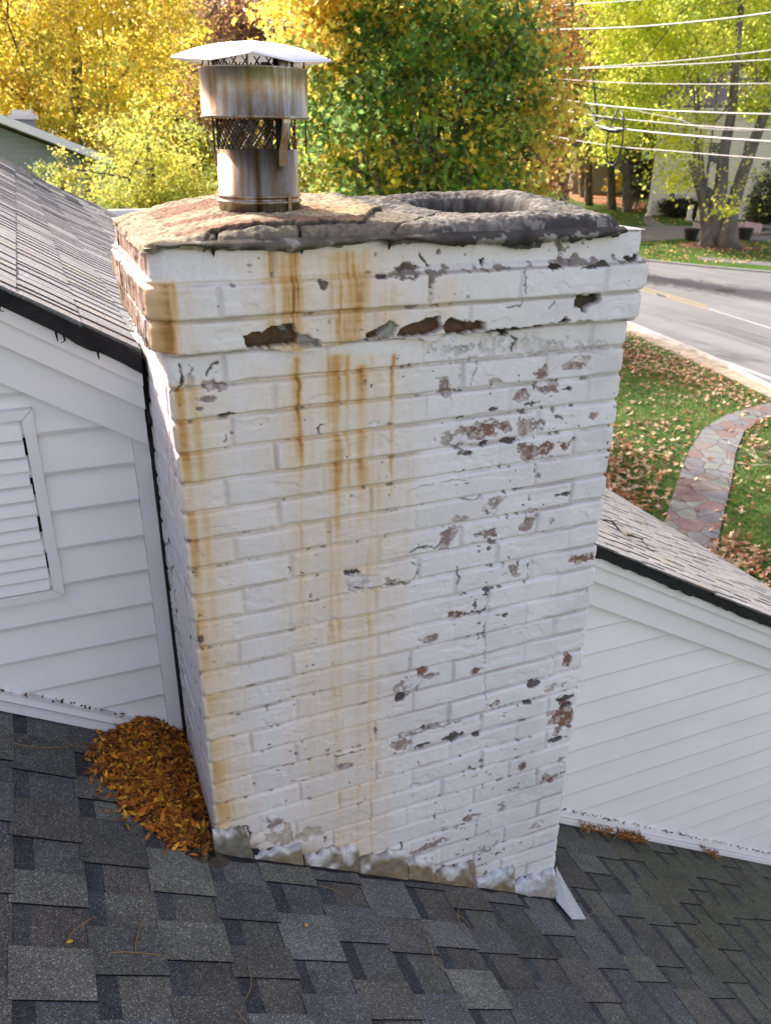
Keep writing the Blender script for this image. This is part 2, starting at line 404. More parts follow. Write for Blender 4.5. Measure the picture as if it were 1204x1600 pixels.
# ================================================================== CHIMNEY
chim = empty('chimney', (.727, 1.83, -2.3), 'wide white painted brick chimney with peeling rust-stained paint and corbelled top', 'chimney')
CH = .0659; ZT = -.187                      # course height, top of brickwork
WHITE = np.array([.705, .690, .700])
def chimney_stack():
    # perimeter parameterisation: left face (front-going), front, right, back
    def seg(a, b, st): n = max(2, int(round(abs(b-a)/st))); return np.linspace(a, b, n+1)
    r = .010; P = []
    for y in seg(YB-r, YF+r, .004): P.append((XL, y, -1, 0, 0, YB-y))
    for a in np.linspace(0, math.pi/2, 7)[1:-1]: P.append((XL+r-r*math.cos(a), YF+r-r*math.sin(a), -math.cos(a), -math.sin(a), 1, 0.0 if a > .75 else -1))
    for x in seg(XL+r, XR-r, .0026): P.append((x, YF, 0, -1, 2, x-XL))
    for a in np.linspace(0, math.pi/2, 7)[1:-1]: P.append((XR-r+r*math.sin(a), YF+r-r*math.cos(a), math.sin(a), -math.cos(a), 3, XR-XL))
    for y in seg(YF+r, YB-r, .008): P.append((XR, y, 1, 0, 4, y-YF))
    for x in seg(XR-r, XL+r, .02): P.append((x, YB, 0, 1, 5, XR-x))
    P = np.array(P); nu = len(P)
    zs = np.arange(ZT, -2.42, -.0026); nz = len(zs)
    U, Z = np.meshgrid(P[:, 5], zs, indexing='ij'); FC = np.meshgrid(P[:, 4], zs, indexing='ij')[0]
    X0_ = np.meshgrid(P[:, 0], zs, indexing='ij')[0]; Y0_ = np.meshgrid(P[:, 1], zs, indexing='ij')[0]
    NX = np.meshgrid(P[:, 2], zs, indexing='ij')[0]; NY = np.meshgrid(P[:, 3], zs, indexing='ij')[0]
    front = (FC >= 1) & (FC <= 3)
    U = np.where(FC == 1, np.where(U < 0, -.001, .0), U)
    # global lateral coordinate for noise
    G = np.where(FC == 0, -U-3.0+.57, np.where(FC >= 4, U+5+FC, U))
    G = np.where(FC == 0, (Y0_-YF)*-1.0, np.where(FC <= 3, X0_-XL, G))
    corbel = Z > ZT-3*CH-.008*vn(G*7, Z*0, 3)-.005*vn(G*24, Z*0, 4)-.003*vn(G*70, Z*0, 5)
    # --- brick layout
    zw = Z+.0028*fbm(G*3.2, Z*6, 11)+.0012*vn(G*25, Z*25, 12)
    kf = (ZT-zw)/CH; k = np.floor(kf).astype(int); v = (kf-k)*CH
    par = (k % 2)
    uw = U+.005*fbm(G*6, Z*9, 13)+.013*_tab(31)[k % 256, 3]
    uo = np.where(par == 0, uw+.002, uw+.213-.104)
    uo = np.where(FC == 0, uw+np.where(par == 0, .104, 0), uo)
    j = np.floor(uo/.213).astype(int); u_ = uo-j*.213
    bi = (k*31+j*7+FC.astype(int)*3) % 256
    rb = _tab(40)[bi, (k*5+j) % 256]; rb2 = _tab(41)[bi, (k*3+j) % 256]; rb3 = _tab(42)[bi, (k+j*11) % 256]
    dh = np.minimum(v, CH-v); du = np.minimum(u_, .213-u_)
    du = np.where((FC == 2) & ((U < .02) | (U > 1.04)), .1, du)     # quoins run through the corners
    wj = .0085+.0035*vn(G*5, Z*5, 14)
    vs = np.clip(.62+.55*_tab(43)[(k*7+np.round(uo/.213).astype(int)*13) % 256, k % 256], .1, 1)
    hj = np.minimum(sm(.0, 1, dh/wj), 1-(1-sm(.0, 1, du/(wj*1.1)))*vs)
    dep = .0074+.0034*vn(G*3, Z*3.5, 15)+.0022*vn(G*12, Z*9, 16)
    H = -dep*(1-hj)
    H = H+.0016*rb*hj+(rb2*.0022)*((v/CH)-.5)*hj+rb3*.0018*((u_/.213)-.5)*hj
    H = H+.0016*fbm(G*16, Z*20, 17)+.0009*fbm(G*60, Z*75, 18)+.0022*fbm(G*3, Z*3, 19)-.0014*sm(.25, .32, fbm(G*13, Z*26, 7))
    edge = np.where(front, np.minimum(U, 1.06-U), .2)
    H = H-.004*(1-sm(0, .018, edge))*(1-sm(.0, 1, dh/.016))        # chipped arrises: scalloped outline
    # --- corbel
    kk = (ZT-Z)/CH
    off = np.where(kk < 1, .006+.010*(1-sm(.3, .6, G))*(FC > -1), 0)
    off = np.where((kk >= .86) & (kk < 1.0), off+(.030-off)*sm(.80, 1.08, kk), off)
    off = np.where((kk >= 1) & (kk < 2.0), .030, off)
    off = np.where(kk >= 2.0, .024, off)
    off = np.where(corbel, off, 0)
    # right end is more worn
    H = H+off
    H = np.where(corbel & (kk < 3), H+.0012*fbm(G*10, Z*14, 21), H)
    # --- colours
    C = np.ones(U.shape+(3,))*WHITE
    tone = 1+.05*fbm(G*2.2, Z*2.2, 22)+.035*rb+.05*fbm(G*26, Z*30, 37)
    C = C*tone[..., None]
    warm = np.clip(.35+.5*fbm(G*4, Z*4, 23), 0, 1)*(1-sm(.1, .9, G))*.5*(Z < -.3)
    C = C*(1-warm[..., None]*(1-np.array([1.0, .955, .86])))
    jm = (1-hj)                                  # grime in the joints
    gr = np.clip(jm*(.25+.5*vn(G*14, Z*7, 24)), 0, 1)*.62
    C = C*(1-gr[..., None]*(1-np.array([.62, .58, .53])))
    under = (1-sm(.0, .006, np.abs(v-.0015)))*sm(-.45, .4, vn(G*7, Z*5, 96)+.3*vn(G*40, Z*9, 97))*.75   # dirt line caught under each brick edge
    C = C*(1-under[..., None]*(1-np.array([.45, .40, .34])))
    def blend(mask, c):
        nonlocal C
        m = np.clip(mask, 0, 1)[..., None]; C = C*(1-m)+np.array(c)*m
    isf = front
    # --- rust
    rust = np.zeros(U.shape); hf = .78+.17*vn(G*160, Z*1.2, 25)+.12*vn(G*37, Z*2.1, 34); hf2 = .75+.25*vn(G*60, Z*.8, 26); hrz = .92+.08*vn(G*6, Z*170, 27)+.12*fbm(G*9, Z*12, 33)
    def streak(px, y0, y1, wpx, I, Y=YF, core=0):
        nonlocal rust
        a = onY(px, y0, Y); b = onY(px, y1, Y); g0 = a[0]-XL; ww = abs(onY(px+wpx, y0, Y)[0]-a[0])
        zt_, zb_ = a[2], onY(px, y1, Y)[2]
        gg = g0+.005*vn(Z*5, Z*0, 28)+.0035*vn(Z*19, G*20, 38)+.002*vn(Z*60, G*40, 39)
        lat = np.exp(-((G-gg)/(ww*.5+.0015))**2*1.2)
        lat2 = np.exp(-((G-gg)/(ww*1.15+.003))**2)
        ver = sm(0, 1, (zt_-Z)/.02)*(1-sm(.45, 1.05, (zt_-Z)/(zt_-zb_)))
        rust = np.maximum(rust, I*(.62*lat+.38*lat2)*ver*np.where(core, 1, hf*hf2*1.55))
    YC = YF-.028
    for a in [(440, 380, 640, 100, .34), (556, 378, 640, 150, .36), (258, 430, 640, 70, .40), (500, 380, 470, 90, .36), (700, 420, 600, 60, .16), (251, 432, 640, 34, .95), (262, 432, 600, 20, .8), (446, 384, 640, 46, .95), (440, 400, 620, 24, 1.05), (426, 380, 520, 20, .8), (540, 382, 640, 46, .95), (552, 400, 640, 22, 1.0), (528, 425, 600, 10, 1.0), (560, 385, 470, 40, .45), (604, 440, 560, 40, .5), (612, 430, 520, 14, .5),
              (690, 425, 520, 34, .33), (575, 480, 600, 30, .45), (475, 395, 470, 60, .25), (360, 388, 440, 20, .3)]:
        s_ = rust.copy(); a = (a[0], a[1], a[2], a[3]*1.15, a[4]*1.12); streak(*a, Y=YC); rust = np.where(corbel, rust, s_)
    for a in [(463, 548, 760, 8, .85, 1), (465, 700, 1040, 5, .42, 1), (461, 556, 760, 24, .45), (444, 606, 800, 22, .34), (482, 600, 800, 16, .30), (522, 545, 860, 26, .62), (527, 560, 800, 6, .74, 1), (541, 545, 860, 8, .60), (531, 700, 1200, 26, .34), (563, 560, 820, 26, .52), (552, 560, 820, 9, .40), (612, 545, 760, 5, .74, 1),
              (595, 570, 1000, 26, .34), (580, 545, 1400, 7, .34), (610, 700, 1400, 6, .26), (517, 800, 1450, 10, .36), (541, 800, 1400, 7, .32), (470, 800, 1450, 6, .32, 1), (554, 800, 1450, 10, .30), (500, 900, 1400, 5, .24), (640, 600, 950, 8, .24), (575, 850, 1250, 4, .46, 1), (478, 840, 1400, 5, .26),
              (455, 560, 1450, 70, .20), (530, 550, 1650, 95, .27), (590, 560, 1500, 70, .22), (279, 590, 1000, 26, .60), (288, 590, 2300, 44, .52), (296, 600, 2300, 64, .34), (273, 590, 1500, 9, .42), (400, 560, 900, 60, .12)]:
        Y = YF; px, y0, y1, wpx, I = a[:5]; wpx *= 1.15; core = a[5] if len(a) > 5 else 0
        y1 = min(y0+(y1-y0)*1.3, 1750); s_ = rust.copy(); streak(px, y0, y1, wpx, I, YF, core); rust = np.where(corbel, s_, rust)
    rust = np.where(isf, rust, 0)
    rust = np.clip(rust*(hrz+.12*rb+.22*rb3*np.where(corbel, 0, 1))*(1+.10*jm)*np.where(corbel, .56+.50*np.clip(.5+.35*vn(G*230, Z*9, 35)+.8*fbm(G*62, Z*7, 36), 0, 1.2), 1.36-.28*(v/CH)), 0, 1)
    A = np.array([.66, .50, .29]); B = np.array([.50, .26, .055]); D = np.array([.17, .07, .02])
    m1 = np.clip(rust*1.7, 0, 1)[..., None]*.9; m2 = sm(.38, .95, rust)[..., None]*.92; m3 = sm(.80, 1.15, rust*1.05+.16*vn(G*120, Z*14, 29))[..., None]*.8
    C = C*(1-m1)+A*m1; C = C*(1-m2)+B*m2; C = C*(1-m3)+D*m3
    # --- peeled patches
    n1 = fbm(G*38, Z*44, 50, 5); n2 = fbm(G*90, Z*90, 55, 3)
    gsc = np.where(isf, 1, 0)
    colr_ = {'b': (.19, .088, .058), 'p': (.27, .19, .175), 'g': (.31, .27, .25), 'd': (.07, .055, .05), 'l': (.43, .405, .40), 't': (.46, .40, .33)}
    dpt = {'b': .0036, 'p': .0028, 'g': .0024, 'd': .005, 'l': .0016, 't': .002}
    blobs = [(843, 585, 10, 13, 'p'), (859, 606, 19, 9, 'p'), (817, 620, 12, 10, 'p'), (698, 602, 10, 14, 'p'), (777, 599, 11, 6, 'g'), (897, 573, 13, 6, 'p'), (751, 671, 21, 11, 'b'), (738, 678, 11, 6, 'p'), (796, 666, 10, 7, 'b'), (832, 665, 22, 13, 'p'), (849, 662, 8, 14, 'g'),
             (707, 686, 17, 15, 'g'), (757, 695, 9, 5, 'd'), (846, 701, 31, 14, 'b'), (824, 703, 9, 9, 'p'), (926, 650, 6, 6, 'p'), (768, 787, 13, 11, 'g'), (720, 811, 11, 6, 'g'), (829, 808, 13, 11, 'g'), (822, 820, 9, 10, 'p'), (763, 834, 12, 6, 'p'), (701, 838, 13, 14, 'p'), (862, 814, 5, 5, 'g'),
             (879, 773, 10, 3, 'd'), (841, 744, 4, 5, 'g'), (913, 873, 21, 6, 'b'), (805, 888, 9, 9, 'p'), (710, 963, 12, 5, 'b'), (671, 997, 14, 8, 'p'), (740, 1049, 11, 4, 'b'), (885, 1031, 7, 9, 'b'), (626, 1091, 10, 6, 'b'), (665, 1049, 10, 6, 'b'), (677, 1056, 13, 9, 'p'), (632, 1075, 22, 11, 'g'),
             (772, 1100, 9, 4, 'b'), (879, 1121, 19, 18, 'b'), (880, 1106, 14, 4, 'd'), (789, 961, 5, 3, 'd'), (834, 1069, 9, 4, 'd'), (816, 1199, 9, 6, 'b'), (861, 1216, 14, 7, 'b'), (879, 1189, 8, 5, 'g'), (625, 1165, 15, 12, 'p'), (670, 1138, 16, 4, 'd'), (709, 1153, 16, 5, 'd'), (727, 1281, 14, 8, 'p'),
             (670, 1323, 19, 8, 'p'), (783, 1263, 6, 7, 'g'), (661, 1166, 9, 3, 'd'), (744, 1148, 6, 4, 'd'), (330, 605, 15, 9, 'p'), (321, 624, 15, 5, 'p'), (296, 596, 9, 10, 't'), (353, 648, 19, 2, 'd'), (311, 639, 7, 3, 'p'), (549, 895, 13, 5, 'd'), (555, 912, 26, 12, 'l'), (613, 909, 11, 6, 'g'),
             (624, 1093, 10, 5, 'd'), (537, 1200, 13, 6, 'p'), (426, 1289, 13, 8, 'p'), (423, 1313, 30, 12, 't'), (480, 1305, 20, 8, 't'), (735, 542, 62, 15, 'l'), (862, 540, 40, 13, 'l'), (920, 545, 25, 9, 'l'), (885, 608, 8, 3, 'd'), (912, 592, 9, 4, 'g'), (345, 450+200, 10, 3, 'd'),
             (770, 640, 12, 3, 'd'), (730, 708, 13, 3, 'd'), (790, 690, 16, 3, 'd'), (862, 1075, 14, 4, 'g'), (885, 1090, 14, 4, 'd'), (820, 1100, 6, 3, 'd'), (868, 1156, 10, 3, 'd'), (906, 1075, 6, 3, 'd'), (690, 1136, 30, 3, 'g'), (640, 1150, 30, 3, 'g'),
             (910, 560, 12, 4, 'g'), (690, 590, 24, 4, 'l'), (612, 662, 10, 4, 'g'), (585, 662, 8, 3, 'g'), (645, 1230, 8, 3, 'g'), (800, 1235, 10, 3, 'g'), (838, 1290, 10, 4, 'g'), (760, 1330, 10, 3, 'g'), (585, 430, 8, 3, 'd')]
    def fr_reg(px, py, Y=YF):
        q = onY(px, py, Y); return q[0]-XL, q[2]
    peel = np.zeros(U.shape)
    for (px, py, rx, ry, ty) in blobs:
        cu, cz = fr_reg(px, py); ru = abs(fr_reg(px+rx, py)[0]-cu); rz = abs(fr_reg(px, py+ry)[1]-cz)*1.0
        sh = -.18                                # course lines rise to the right in the picture; in the wall plane they are level
        d = 1-np.sqrt(((G-cu)/ru)**2+((Z-cz)/rz)**2)
        mk_ = sm(-.02, .07, d+1.25*n1+.75*n2)*isf*(d > -.8)
        jit = (1+.35*fbm(G*60, Z*60, 60))[..., None]
        m = mk_[..., None]*(.96 if ty not in 'l' else .75)
        cc = np.array(colr_[ty])*jit
        if ty in 'gl': cc = cc*(1+.9*n2+.5*n1)[..., None]; cc = np.where((n1-n2 > .22)[..., None], WHITE*.93, cc)
        if ty in 'bp': cc = np.where((n2 > .16)[..., None], np.array([.42, .38, .36])*jit, cc)
        C = C*(1-m)+cc*m; H = H-dpt[ty]*mk_-.0006*mk_*n2; peel = np.maximum(peel, mk_)
    # small flecks, mostly along the joints to the right
    dens = sm(.25, .85, G+.15*fbm(G*2, Z*2, 61))*sm(-.36, -.42, Z)
    fl = fbm(G*70, Z*85, 62, 3)+.30*vn(G*11, Z*11, 65)+.22*vn(G*4, Z*5, 66)+.17*jm*(.3+dens)
    thr = .77-.17*dens
    mk_ = sm(thr, thr+.05, fl)*isf*(~corbel)
    cc = np.where((vn(G*30, Z*30, 67) > .0)[..., None], np.array([.17, .14, .13]), np.array([.085, .075, .075]))
    C = C*(1-mk_[..., None]*.93)+cc*mk_[..., None]*.93; H = H-.0011*mk_
    led = np.exp(-((kk-.93)/.17)**2)*sm(.38, .46, G)*corbel*.34+.16*corbel*sm(.4, .5, G)
    mk_ = sm(.70, .76, fbm(G*60, Z*85, 70, 3)+.25*jm+.28*vn(G*7, Z*9, 71)+led)*isf*.8*(corbel | (G < .5))
    C = C*(1-mk_[..., None])+np.array([.15, .115, .09])*mk_[..., None]; H = H-.0014*mk_
    # grey weathering on the right third and near the foot
    wz = np.clip(.55*sm(.5, 1.0, G)*(fbm(G*9, Z*12, 72)+.15)+.0, 0, .35)*isf
    C = C*(1-wz[..., None]*(1-np.array([.72, .70, .70])))
    # --- cracks
    def crack(pts, w_, I=1.0, Y=YF, c=(.03, .025, .02), dp=.004, tp=True):
        nonlocal C, H
        Q = [fr_reg(px, py, Y) for px, py in pts]; best = np.full(U.shape, 9.)
        gx = G+.0030*vn(G*75, Z*75, 73)+.0022*vn(G*190, Z*190, 98); gz = Z+.0030*vn(G*75, Z*75, 74)+.0022*vn(G*190, Z*190, 99)
        for a, b in zip(Q[:-1], Q[1:]):
            ax, az = a; bx, bz = b; L2 = (bx-ax)**2+(bz-az)**2+1e-12
            t_ = np.clip(((gx-ax)*(bx-ax)+(gz-az)*(bz-az))/L2, 0, 1)
            best = np.minimum(best, np.hypot(gx-ax-t_*(bx-ax), gz-az-t_*(bz-az)))
        ww = w_*np.clip(.62+.75*vn(G*55, Z*55, 75), .12, 2); m = (1-sm(ww*.5, ww*1.2, best))*I*isf
        C = C*(1-m[..., None])+np.array(c)*m[..., None]; H = H-dp*m
    for pts, w_, I in [([(763, 915), (766, 945), (757, 985), (758, 1020), (756, 1050), (758, 1080), (757, 1112), (752, 1125)], .0016, .55), ([(640, 864), (660, 854), (680, 857), (690, 848)], .0022, .9), ([(642, 878), (655, 890), (650, 902), (638, 912), (600, 917), (560, 919), (545, 921)], .0018, .85),
                       ([(277, 612), (285, 598), (284, 578), (280, 568)], .004, 1), ([(293, 568), (299, 578), (297, 586)], .0016, .9), ([(321, 587), (328, 575), (334, 568), (342, 566)], .003, 1), ([(499, 678), (496, 671), (500, 667), (506, 666)], .003, 1),
                       ([(351, 680), (351, 690)], .002, .9), ([(336, 1303), (360, 1298), (386, 1291), (391, 1303), (388, 1318)], .003, 1), ([(507, 1322), (508, 1311)], .003, .9), ([(611, 1338), (624, 1333), (628, 1325), (627, 1318)], .0035, 1),
                       ([(520, 1184), (545, 1177), (570, 1172)], .0026, .9), ([(745, 565), (742, 585), (735, 600)], .0018, .8), ([(663, 1335), (668, 1325)], .001, .5), ([(780, 522), (800, 522), (806, 530), (800, 548)], .0035, .9), ([(700, 560), (720, 575), (718, 590)], .0012, .6),
                       ([(714, 888), (718, 905), (714, 915)], .003, .8), ([(824, 880), (826, 905), (820, 912)], .003, .85), ([(640, 765), (670, 758), (700, 752), (735, 748)], .0012, .5), ([(720, 778), (740, 782), (752, 775)], .0016, .8), ([(655, 1195), (652, 1190)], .002, .8)]:
        crack(pts, w_, I)
    for pts, w_, I in [([(822, 418), (820, 440), (819, 468), (815, 480), (790, 481)], .002, .8), ([(663, 400), (672, 418), (668, 432), (650, 432)], .003, .9), ([(700, 472), (688, 465), (664, 468)], .0012, .5), ([(588, 430), (620, 433), (650, 436)], .0026, .8), ([(885, 395), (893, 410), (905, 398)], .002, .8), ([(860, 480), (868, 470), (870, 478)], .002, .8)]:
        crack(pts, w_, I, Y=YC)
    # corbel holes where the shell has broken away
    def hole(poly, dep_, c, rim=True):
        nonlocal C, H
        Q = np.array([fr_reg(px, py, YC) for px, py in poly])
        gx = G+.0035*vn(G*60, Z*60, 76)+.002*vn(G*150, Z*150, 78); gz = Z+.0035*vn(G*60, Z*60, 77)+.002*vn(G*150, Z*150, 79)
        ins = np.zeros(U.shape, bool); x_, y_ = Q[:, 0], Q[:, 1]; n = len(Q); jx = n-1
        for i in range(n):
            cond = ((y_[i] > gz) != (y_[jx] > gz)) & (gx < (x_[jx]-x_[i])*(gz-y_[i])/(y_[jx]-y_[i]+1e-12)+x_[i]); ins ^= cond; jx = i
        ins &= isf
        cc = np.array(c)*(1+.5*fbm(G*50, Z*50, 80))[..., None]
        C = np.where(ins[..., None], cc, C); H = np.where(ins, H-dep_+.003*fbm(G*40, Z*40, 81), H)
    BR = (.085, .045, .022); GY = (.30, .29, .27); DK = (.04, .03, .02)
    hole([(383, 524), (408, 519), (438, 509), (462, 507), (470, 530), (466, 541), (430, 545), (398, 553), (385, 545)], .026, BR)
    hole([(436, 512), (452, 508), (456, 522), (446, 524)], .012, GY)
    hole([(468, 527), (486, 527), (500, 534), (506, 545), (470, 545)], .016, GY)
    hole([(572, 533), (574, 522), (592, 514), (600, 508), (612, 508), (598, 520), (580, 536)], .02, BR)
    hole([(596, 512), (610, 502), (622, 508), (616, 528), (590, 533)], .010, GY)
    hole([(622, 528), (626, 514), (648, 507), (664, 499), (690, 494), (692, 514), (668, 526)], .024, BR)
    hole([(695, 526), (696, 506), (703, 497), (730, 503), (760, 502), (758, 518), (722, 526)], .024, BR)
    hole([(898, 470), (904, 464), (928, 461), (942, 463), (936, 474), (922, 480), (917, 490), (908, 489), (908, 482), (899, 482)], .022, DK)
    hole([(873, 505), (884, 496), (893, 503), (880, 510)], .016, DK)
    hole([(786, 523), (800, 512), (806, 517), (800, 530)], .016, DK)
    hole([(760, 521), (780, 516), (800, 514), (860, 509), (858, 513), (800, 521), (780, 524)], .012, DK)
    hole([(500, 438), (516, 440), (514, 452), (506, 454), (499, 446)], .006, (.16, .12, .08))
    hole([(980, 404), (1010, 397), (1013, 402), (984, 411)], .008, DK)
    hole([(858, 418), (866, 412), (875, 414), (882, 419), (862, 422)], .006, DK); hole([(905, 419), (930, 413), (948, 408), (952, 416), (925, 420)], .006, (.07, .06, .05))
    hole([(622, 418), (648, 415), (662, 418), (650, 424), (628, 424)], .005, (.12, .09, .07)); hole([(1000, 454), (1012, 449), (1011, 458)], .006, DK)
    hole([(755, 408), (762, 406), (764, 414), (756, 415)], .004, DK); hole([(688, 386+10), (694, 392), (700, 400), (690, 402)], .004, (.2, .17, .13))
    # paint that failed on the sunny left return: bare, pinkish brick
    lf = (FC == 0) | ((FC == 1) & (X0_ < XL+.004))
    bare = lf & corbel & (FC == 0)
    nb = fbm(Y0_*20, Z*60, 85); nz2 = fbm(Y0_*60, Z*14, 86)
    cbr = np.where((nz2 > .18)[..., None], np.array([.50, .42, .37]), np.array([.37, .235, .165])*(1+.5*nb)[..., None])
    cbr = np.where((nb+nz2 > .5)[..., None], np.array([.12, .10, .06]), cbr)
    wash = (kk > .78) & (kk < 1.10); cbr = np.where(wash[..., None], np.array([.62, .50, .43])*(1+.3*nb)[..., None], cbr)
    moss = sm(1.9, 2.15, Y0_+.25*nb)*(kk > 1.2); cbr = cbr*(1-moss[..., None])+np.array([.14, .11, .035])*moss[..., None]
    C = np.where(bare[..., None], cbr, C)
    H = np.where(bare, H+.004*nz2+np.where(wash, .006*nb, 0), H)
    # left face: greyish, smeared, brown drips
    ll = lf & ~corbel
    dr = sm(.35, .6, vn(Y0_*45, Z*1.3, 88)+.3*vn(Y0_*12, Z*5, 89))*.45
    C = np.where(ll[..., None], C*(1-dr[..., None]*(1-np.array([.68, .55, .40]))), C)
    spots = sm(.62, .7, fbm(Y0_*50, Z*60, 90)+.35*vn(Y0_*8, Z*4, 91))
    C = np.where(ll[..., None], C*(1-spots[..., None])+np.array([.12, .10, .09])*spots[..., None], C)
    H = np.where(ll, H*.6+.003*fbm(Y0_*12, Z*12, 92), H)
    # dirty foot just above the roof
    zr = zlow(X0_); foot = (1-sm(.01, .09, Z-zr+.03*fbm(G*12, Z*10, 93)))*np.where(isf, 1, .6)
    C = C*(1-foot[..., None]*(1-np.array([.72, .62, .48])))
    bands = np.clip(rb, 0, 1)*.0
    V = np.stack([X0_+NX*H, Y0_+NY*H, Z], -1).reshape(-1, 3)
    idx = np.arange(nu*nz).reshape(nu, nz); nx = np.roll(idx, -1, 0)
    keep = (Z[:, :-1] > zr[:, :-1]-.10)
    F = np.stack([idx[:, :-1], idx[:, 1:], nx[:, 1:], nx[:, :-1]], -1)[keep].reshape(-1, 4)
    used = np.zeros(len(V), bool); used[F.ravel()] = True; remap = np.cumsum(used)-1
    mk('brick_stack', V[used], remap[F], M_brick, chim, colr=np.clip(C.reshape(-1, 3)[used], .002, .95), smooth=True)
chimney_stack()

def crown():
    x0, x1, y0, y1 = .170, 1.238, 1.525, 2.13
    st = .0034; xs = np.arange(x0, x1+st/2, st); ys = np.arange(y0, y1+st/2, st)
    X, Y = np.meshgrid(xs, ys, indexing='ij')
    wob = .010*fbm(X*5, Y*5, 101)+.004*vn(X*28, Y*28, 105)
    # lateral shape: right front corner rounded away
    dx0 = X-x0; dx1 = x1-.03*sm(1.0, 0, (Y-y0)/.25)-X; dy0 = Y-y0; dy1 = y1-.03-Y
    def rc(a, b, r): return np.where((a < r) & (b < r), r-np.hypot(np.maximum(r-a, 0), np.maximum(r-b, 0)), np.minimum(a, b))
    d = np.minimum(np.minimum(rc(dx0, dy0, .04), rc(dx1, dy0, .08)), np.minimum(rc(dx0, dy1, .12), rc(dx1, dy1, .12)))+wob
    Rr = .036+.05*sm(.32, .0, X-x0)*(Y > 1.62)+.010*sm(.6, .9, X)
    prof = np.sqrt(np.clip(1-(1-np.clip(d/Rr, 0, 1))**2, 0, 1))
    top = -.158+.012*sm(y0, y1, Y)-.030*(1-sm(x0, x0+.26, X))-.006*sm(1.08, 1.26, X)+.006*fbm(X*6, Y*6, 102)
    base = -.196-.020*sm(.72, .82, X)*(1-sm(1.1, 1.2, X))
    Zt = base+(top-base)*prof
    # second flue opening, rim of mortar lifted round it
    cx, cy_, rx, ry = .945, 1.780, .150, .152
    th = np.arctan2((Y-cy_)/ry, (X-cx)/rx); q = np.hypot((X-cx)/rx, (Y-cy_)/ry)+.05*fbm(X*7, Y*7, 104)
    rim = np.exp(-((q-1.20)/.22)**2)*(.004+.012*sm(1.62, 1.95, Y))+.012*sm(.95, 1.12, X)*sm(0, .06, d)*sm(1.60, 1.75, Y)
    Zt = Zt+rim*sm(0, .04, d)
    hole = 1-sm(.80, 1.0, q); Zt = Zt-hole*.17*sm(1.0, .55, q)
    # broken upper layer, left half
    edge = 1.575+.012*vn(X*9, X*0, 106)+.006*vn(X*40, X*0, 107)+.16*sm(.60, .70, X)+.02*fbm(X*18, Y*18, 108)-.06*(1-sm(.26, .31, X))
    lay = sm(-.003, .003, Y-edge)*(X < .715+.012*vn(Y*20, Y*0, 109))*(d > .004)
    Zt = Zt+lay*.0085+.0022*fbm(X*24, Y*24, 110)+.0014*vn(X*80, Y*80, 111)+.0018*vn(X*150, Y*150, 118)+.003*sm(.70, .86, X)*sm(1.64, 1.56, Y)*sm(0, .03, d)
    # colour
    n1 = fbm(X*11, Y*11, 112); n2 = fbm(X*45, Y*45, 113); n3 = fbm(X*4, Y*7, 114)
    C = np.ones(X.shape+(3,))*np.array([.44, .365, .245])
    C = C*(1+.7*n2)[..., None]
    def bl(m, c):
        nonlocal C
        m = np.clip(m, 0, 1)[..., None]; C = C*(1-m)+np.array(c)*m
    red = sm(.02, .22, fbm(X*3.2, Y*22, 116)+.15*n2+.12*sm(1.62, 1.57, Y))*(X < .62)*(X > .24); bl(red*.8, (.27, .135, .095))
    gol = sm(.05, .25, n3)*lay*(X > .5); bl(gol*.6, (.55, .40, .20))
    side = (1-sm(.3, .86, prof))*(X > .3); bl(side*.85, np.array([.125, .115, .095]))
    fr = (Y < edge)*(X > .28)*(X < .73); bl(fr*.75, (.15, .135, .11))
    rg_ = sm(.66, .76, X+.05*n1); bl(rg_*.9, (.165, .16, .15))
    C = C*(1+.4*n2*rg_)[..., None]
    lich = sm(-.12, .22, n1+.5*n2+.30*sm(.75, 1.15, X)-.50*prof**3+.30); bl(lich*rg_*.9, (.055, .053, .056))
    pale = sm(.22, .36, n2+.6*vn(X*110, Y*110, 115)); bl(pale*.55*rg_, (.36, .35, .32)); bl(sm(.25, .45, vn(X*140, Y*140, 119)+.4*n2)*.5, (.09, .08, .07))
    bl(hole*sm(1.06, .92, q)*.9, (.028, .026, .024))  # shade inside the flue opening painted into the colour
    lm = sm(.25, .45, fbm(X*26, Y*26, 117))*(X < .24); bl(lm*.7, (.10, .08, .045))
    # cracks across the grey lower layer
    Zc = Zt.copy()
    for xc, dr_ in ((.300, .02), (.463, .004), (.645, .06)):
        cdx = np.abs(X-(xc+dr_*(Y-1.53)/.05+.005*vn(Y*60, Y*0, 120))); m = (1-sm(.0012, .0045, cdx))*(Y < edge+.004); Zc -= m*.012; bl(m, (.02, .018, .015))
    for yo in (.0,): m = (1-sm(.001, .005, np.abs(Y-edge)))*(X > .27)*(X < .72); bl(m*.9, (.03, .025, .02)); Zc -= m*.003
    nxn, nyn = X.shape
    # drop the rim outwards to the brickwork
    Vt = np.stack([X, Y, Zc], -1).reshape(-1, 3); idx = np.arange(nxn*nyn).reshape(nxn, nyn)
    F = [np.stack([idx[:-1, :-1], idx[1:, :-1], idx[1:, 1:], idx[:-1, 1:]], -1).reshape(-1, 4)]
    keep = ((d.ravel()[F[0]]) > -.002).any(1); F0 = F[0][keep]
    used = np.zeros(len(Vt), bool); used[F0.ravel()] = True; rm = np.cumsum(used)-1
    mk('mortar_crown', Vt[used], rm[F0], M_crown, chim, colr=np.clip(C.reshape(-1, 3)[used], .01, .9), smooth=True)
    mb = MB(); o_ = [(XL-.02, YF-.02), (XR+.004, YF-.008), (XR+.004, YB), (XL-.02, YB)]; i_ = [(cx-.12, 1.66), (cx+.12, 1.66), (cx+.12, 1.88), (cx-.12, 1.88)]
    V = [(x, y, -.188) for x, y in o_+i_]+[(x, y, -.45) for x, y in i_]
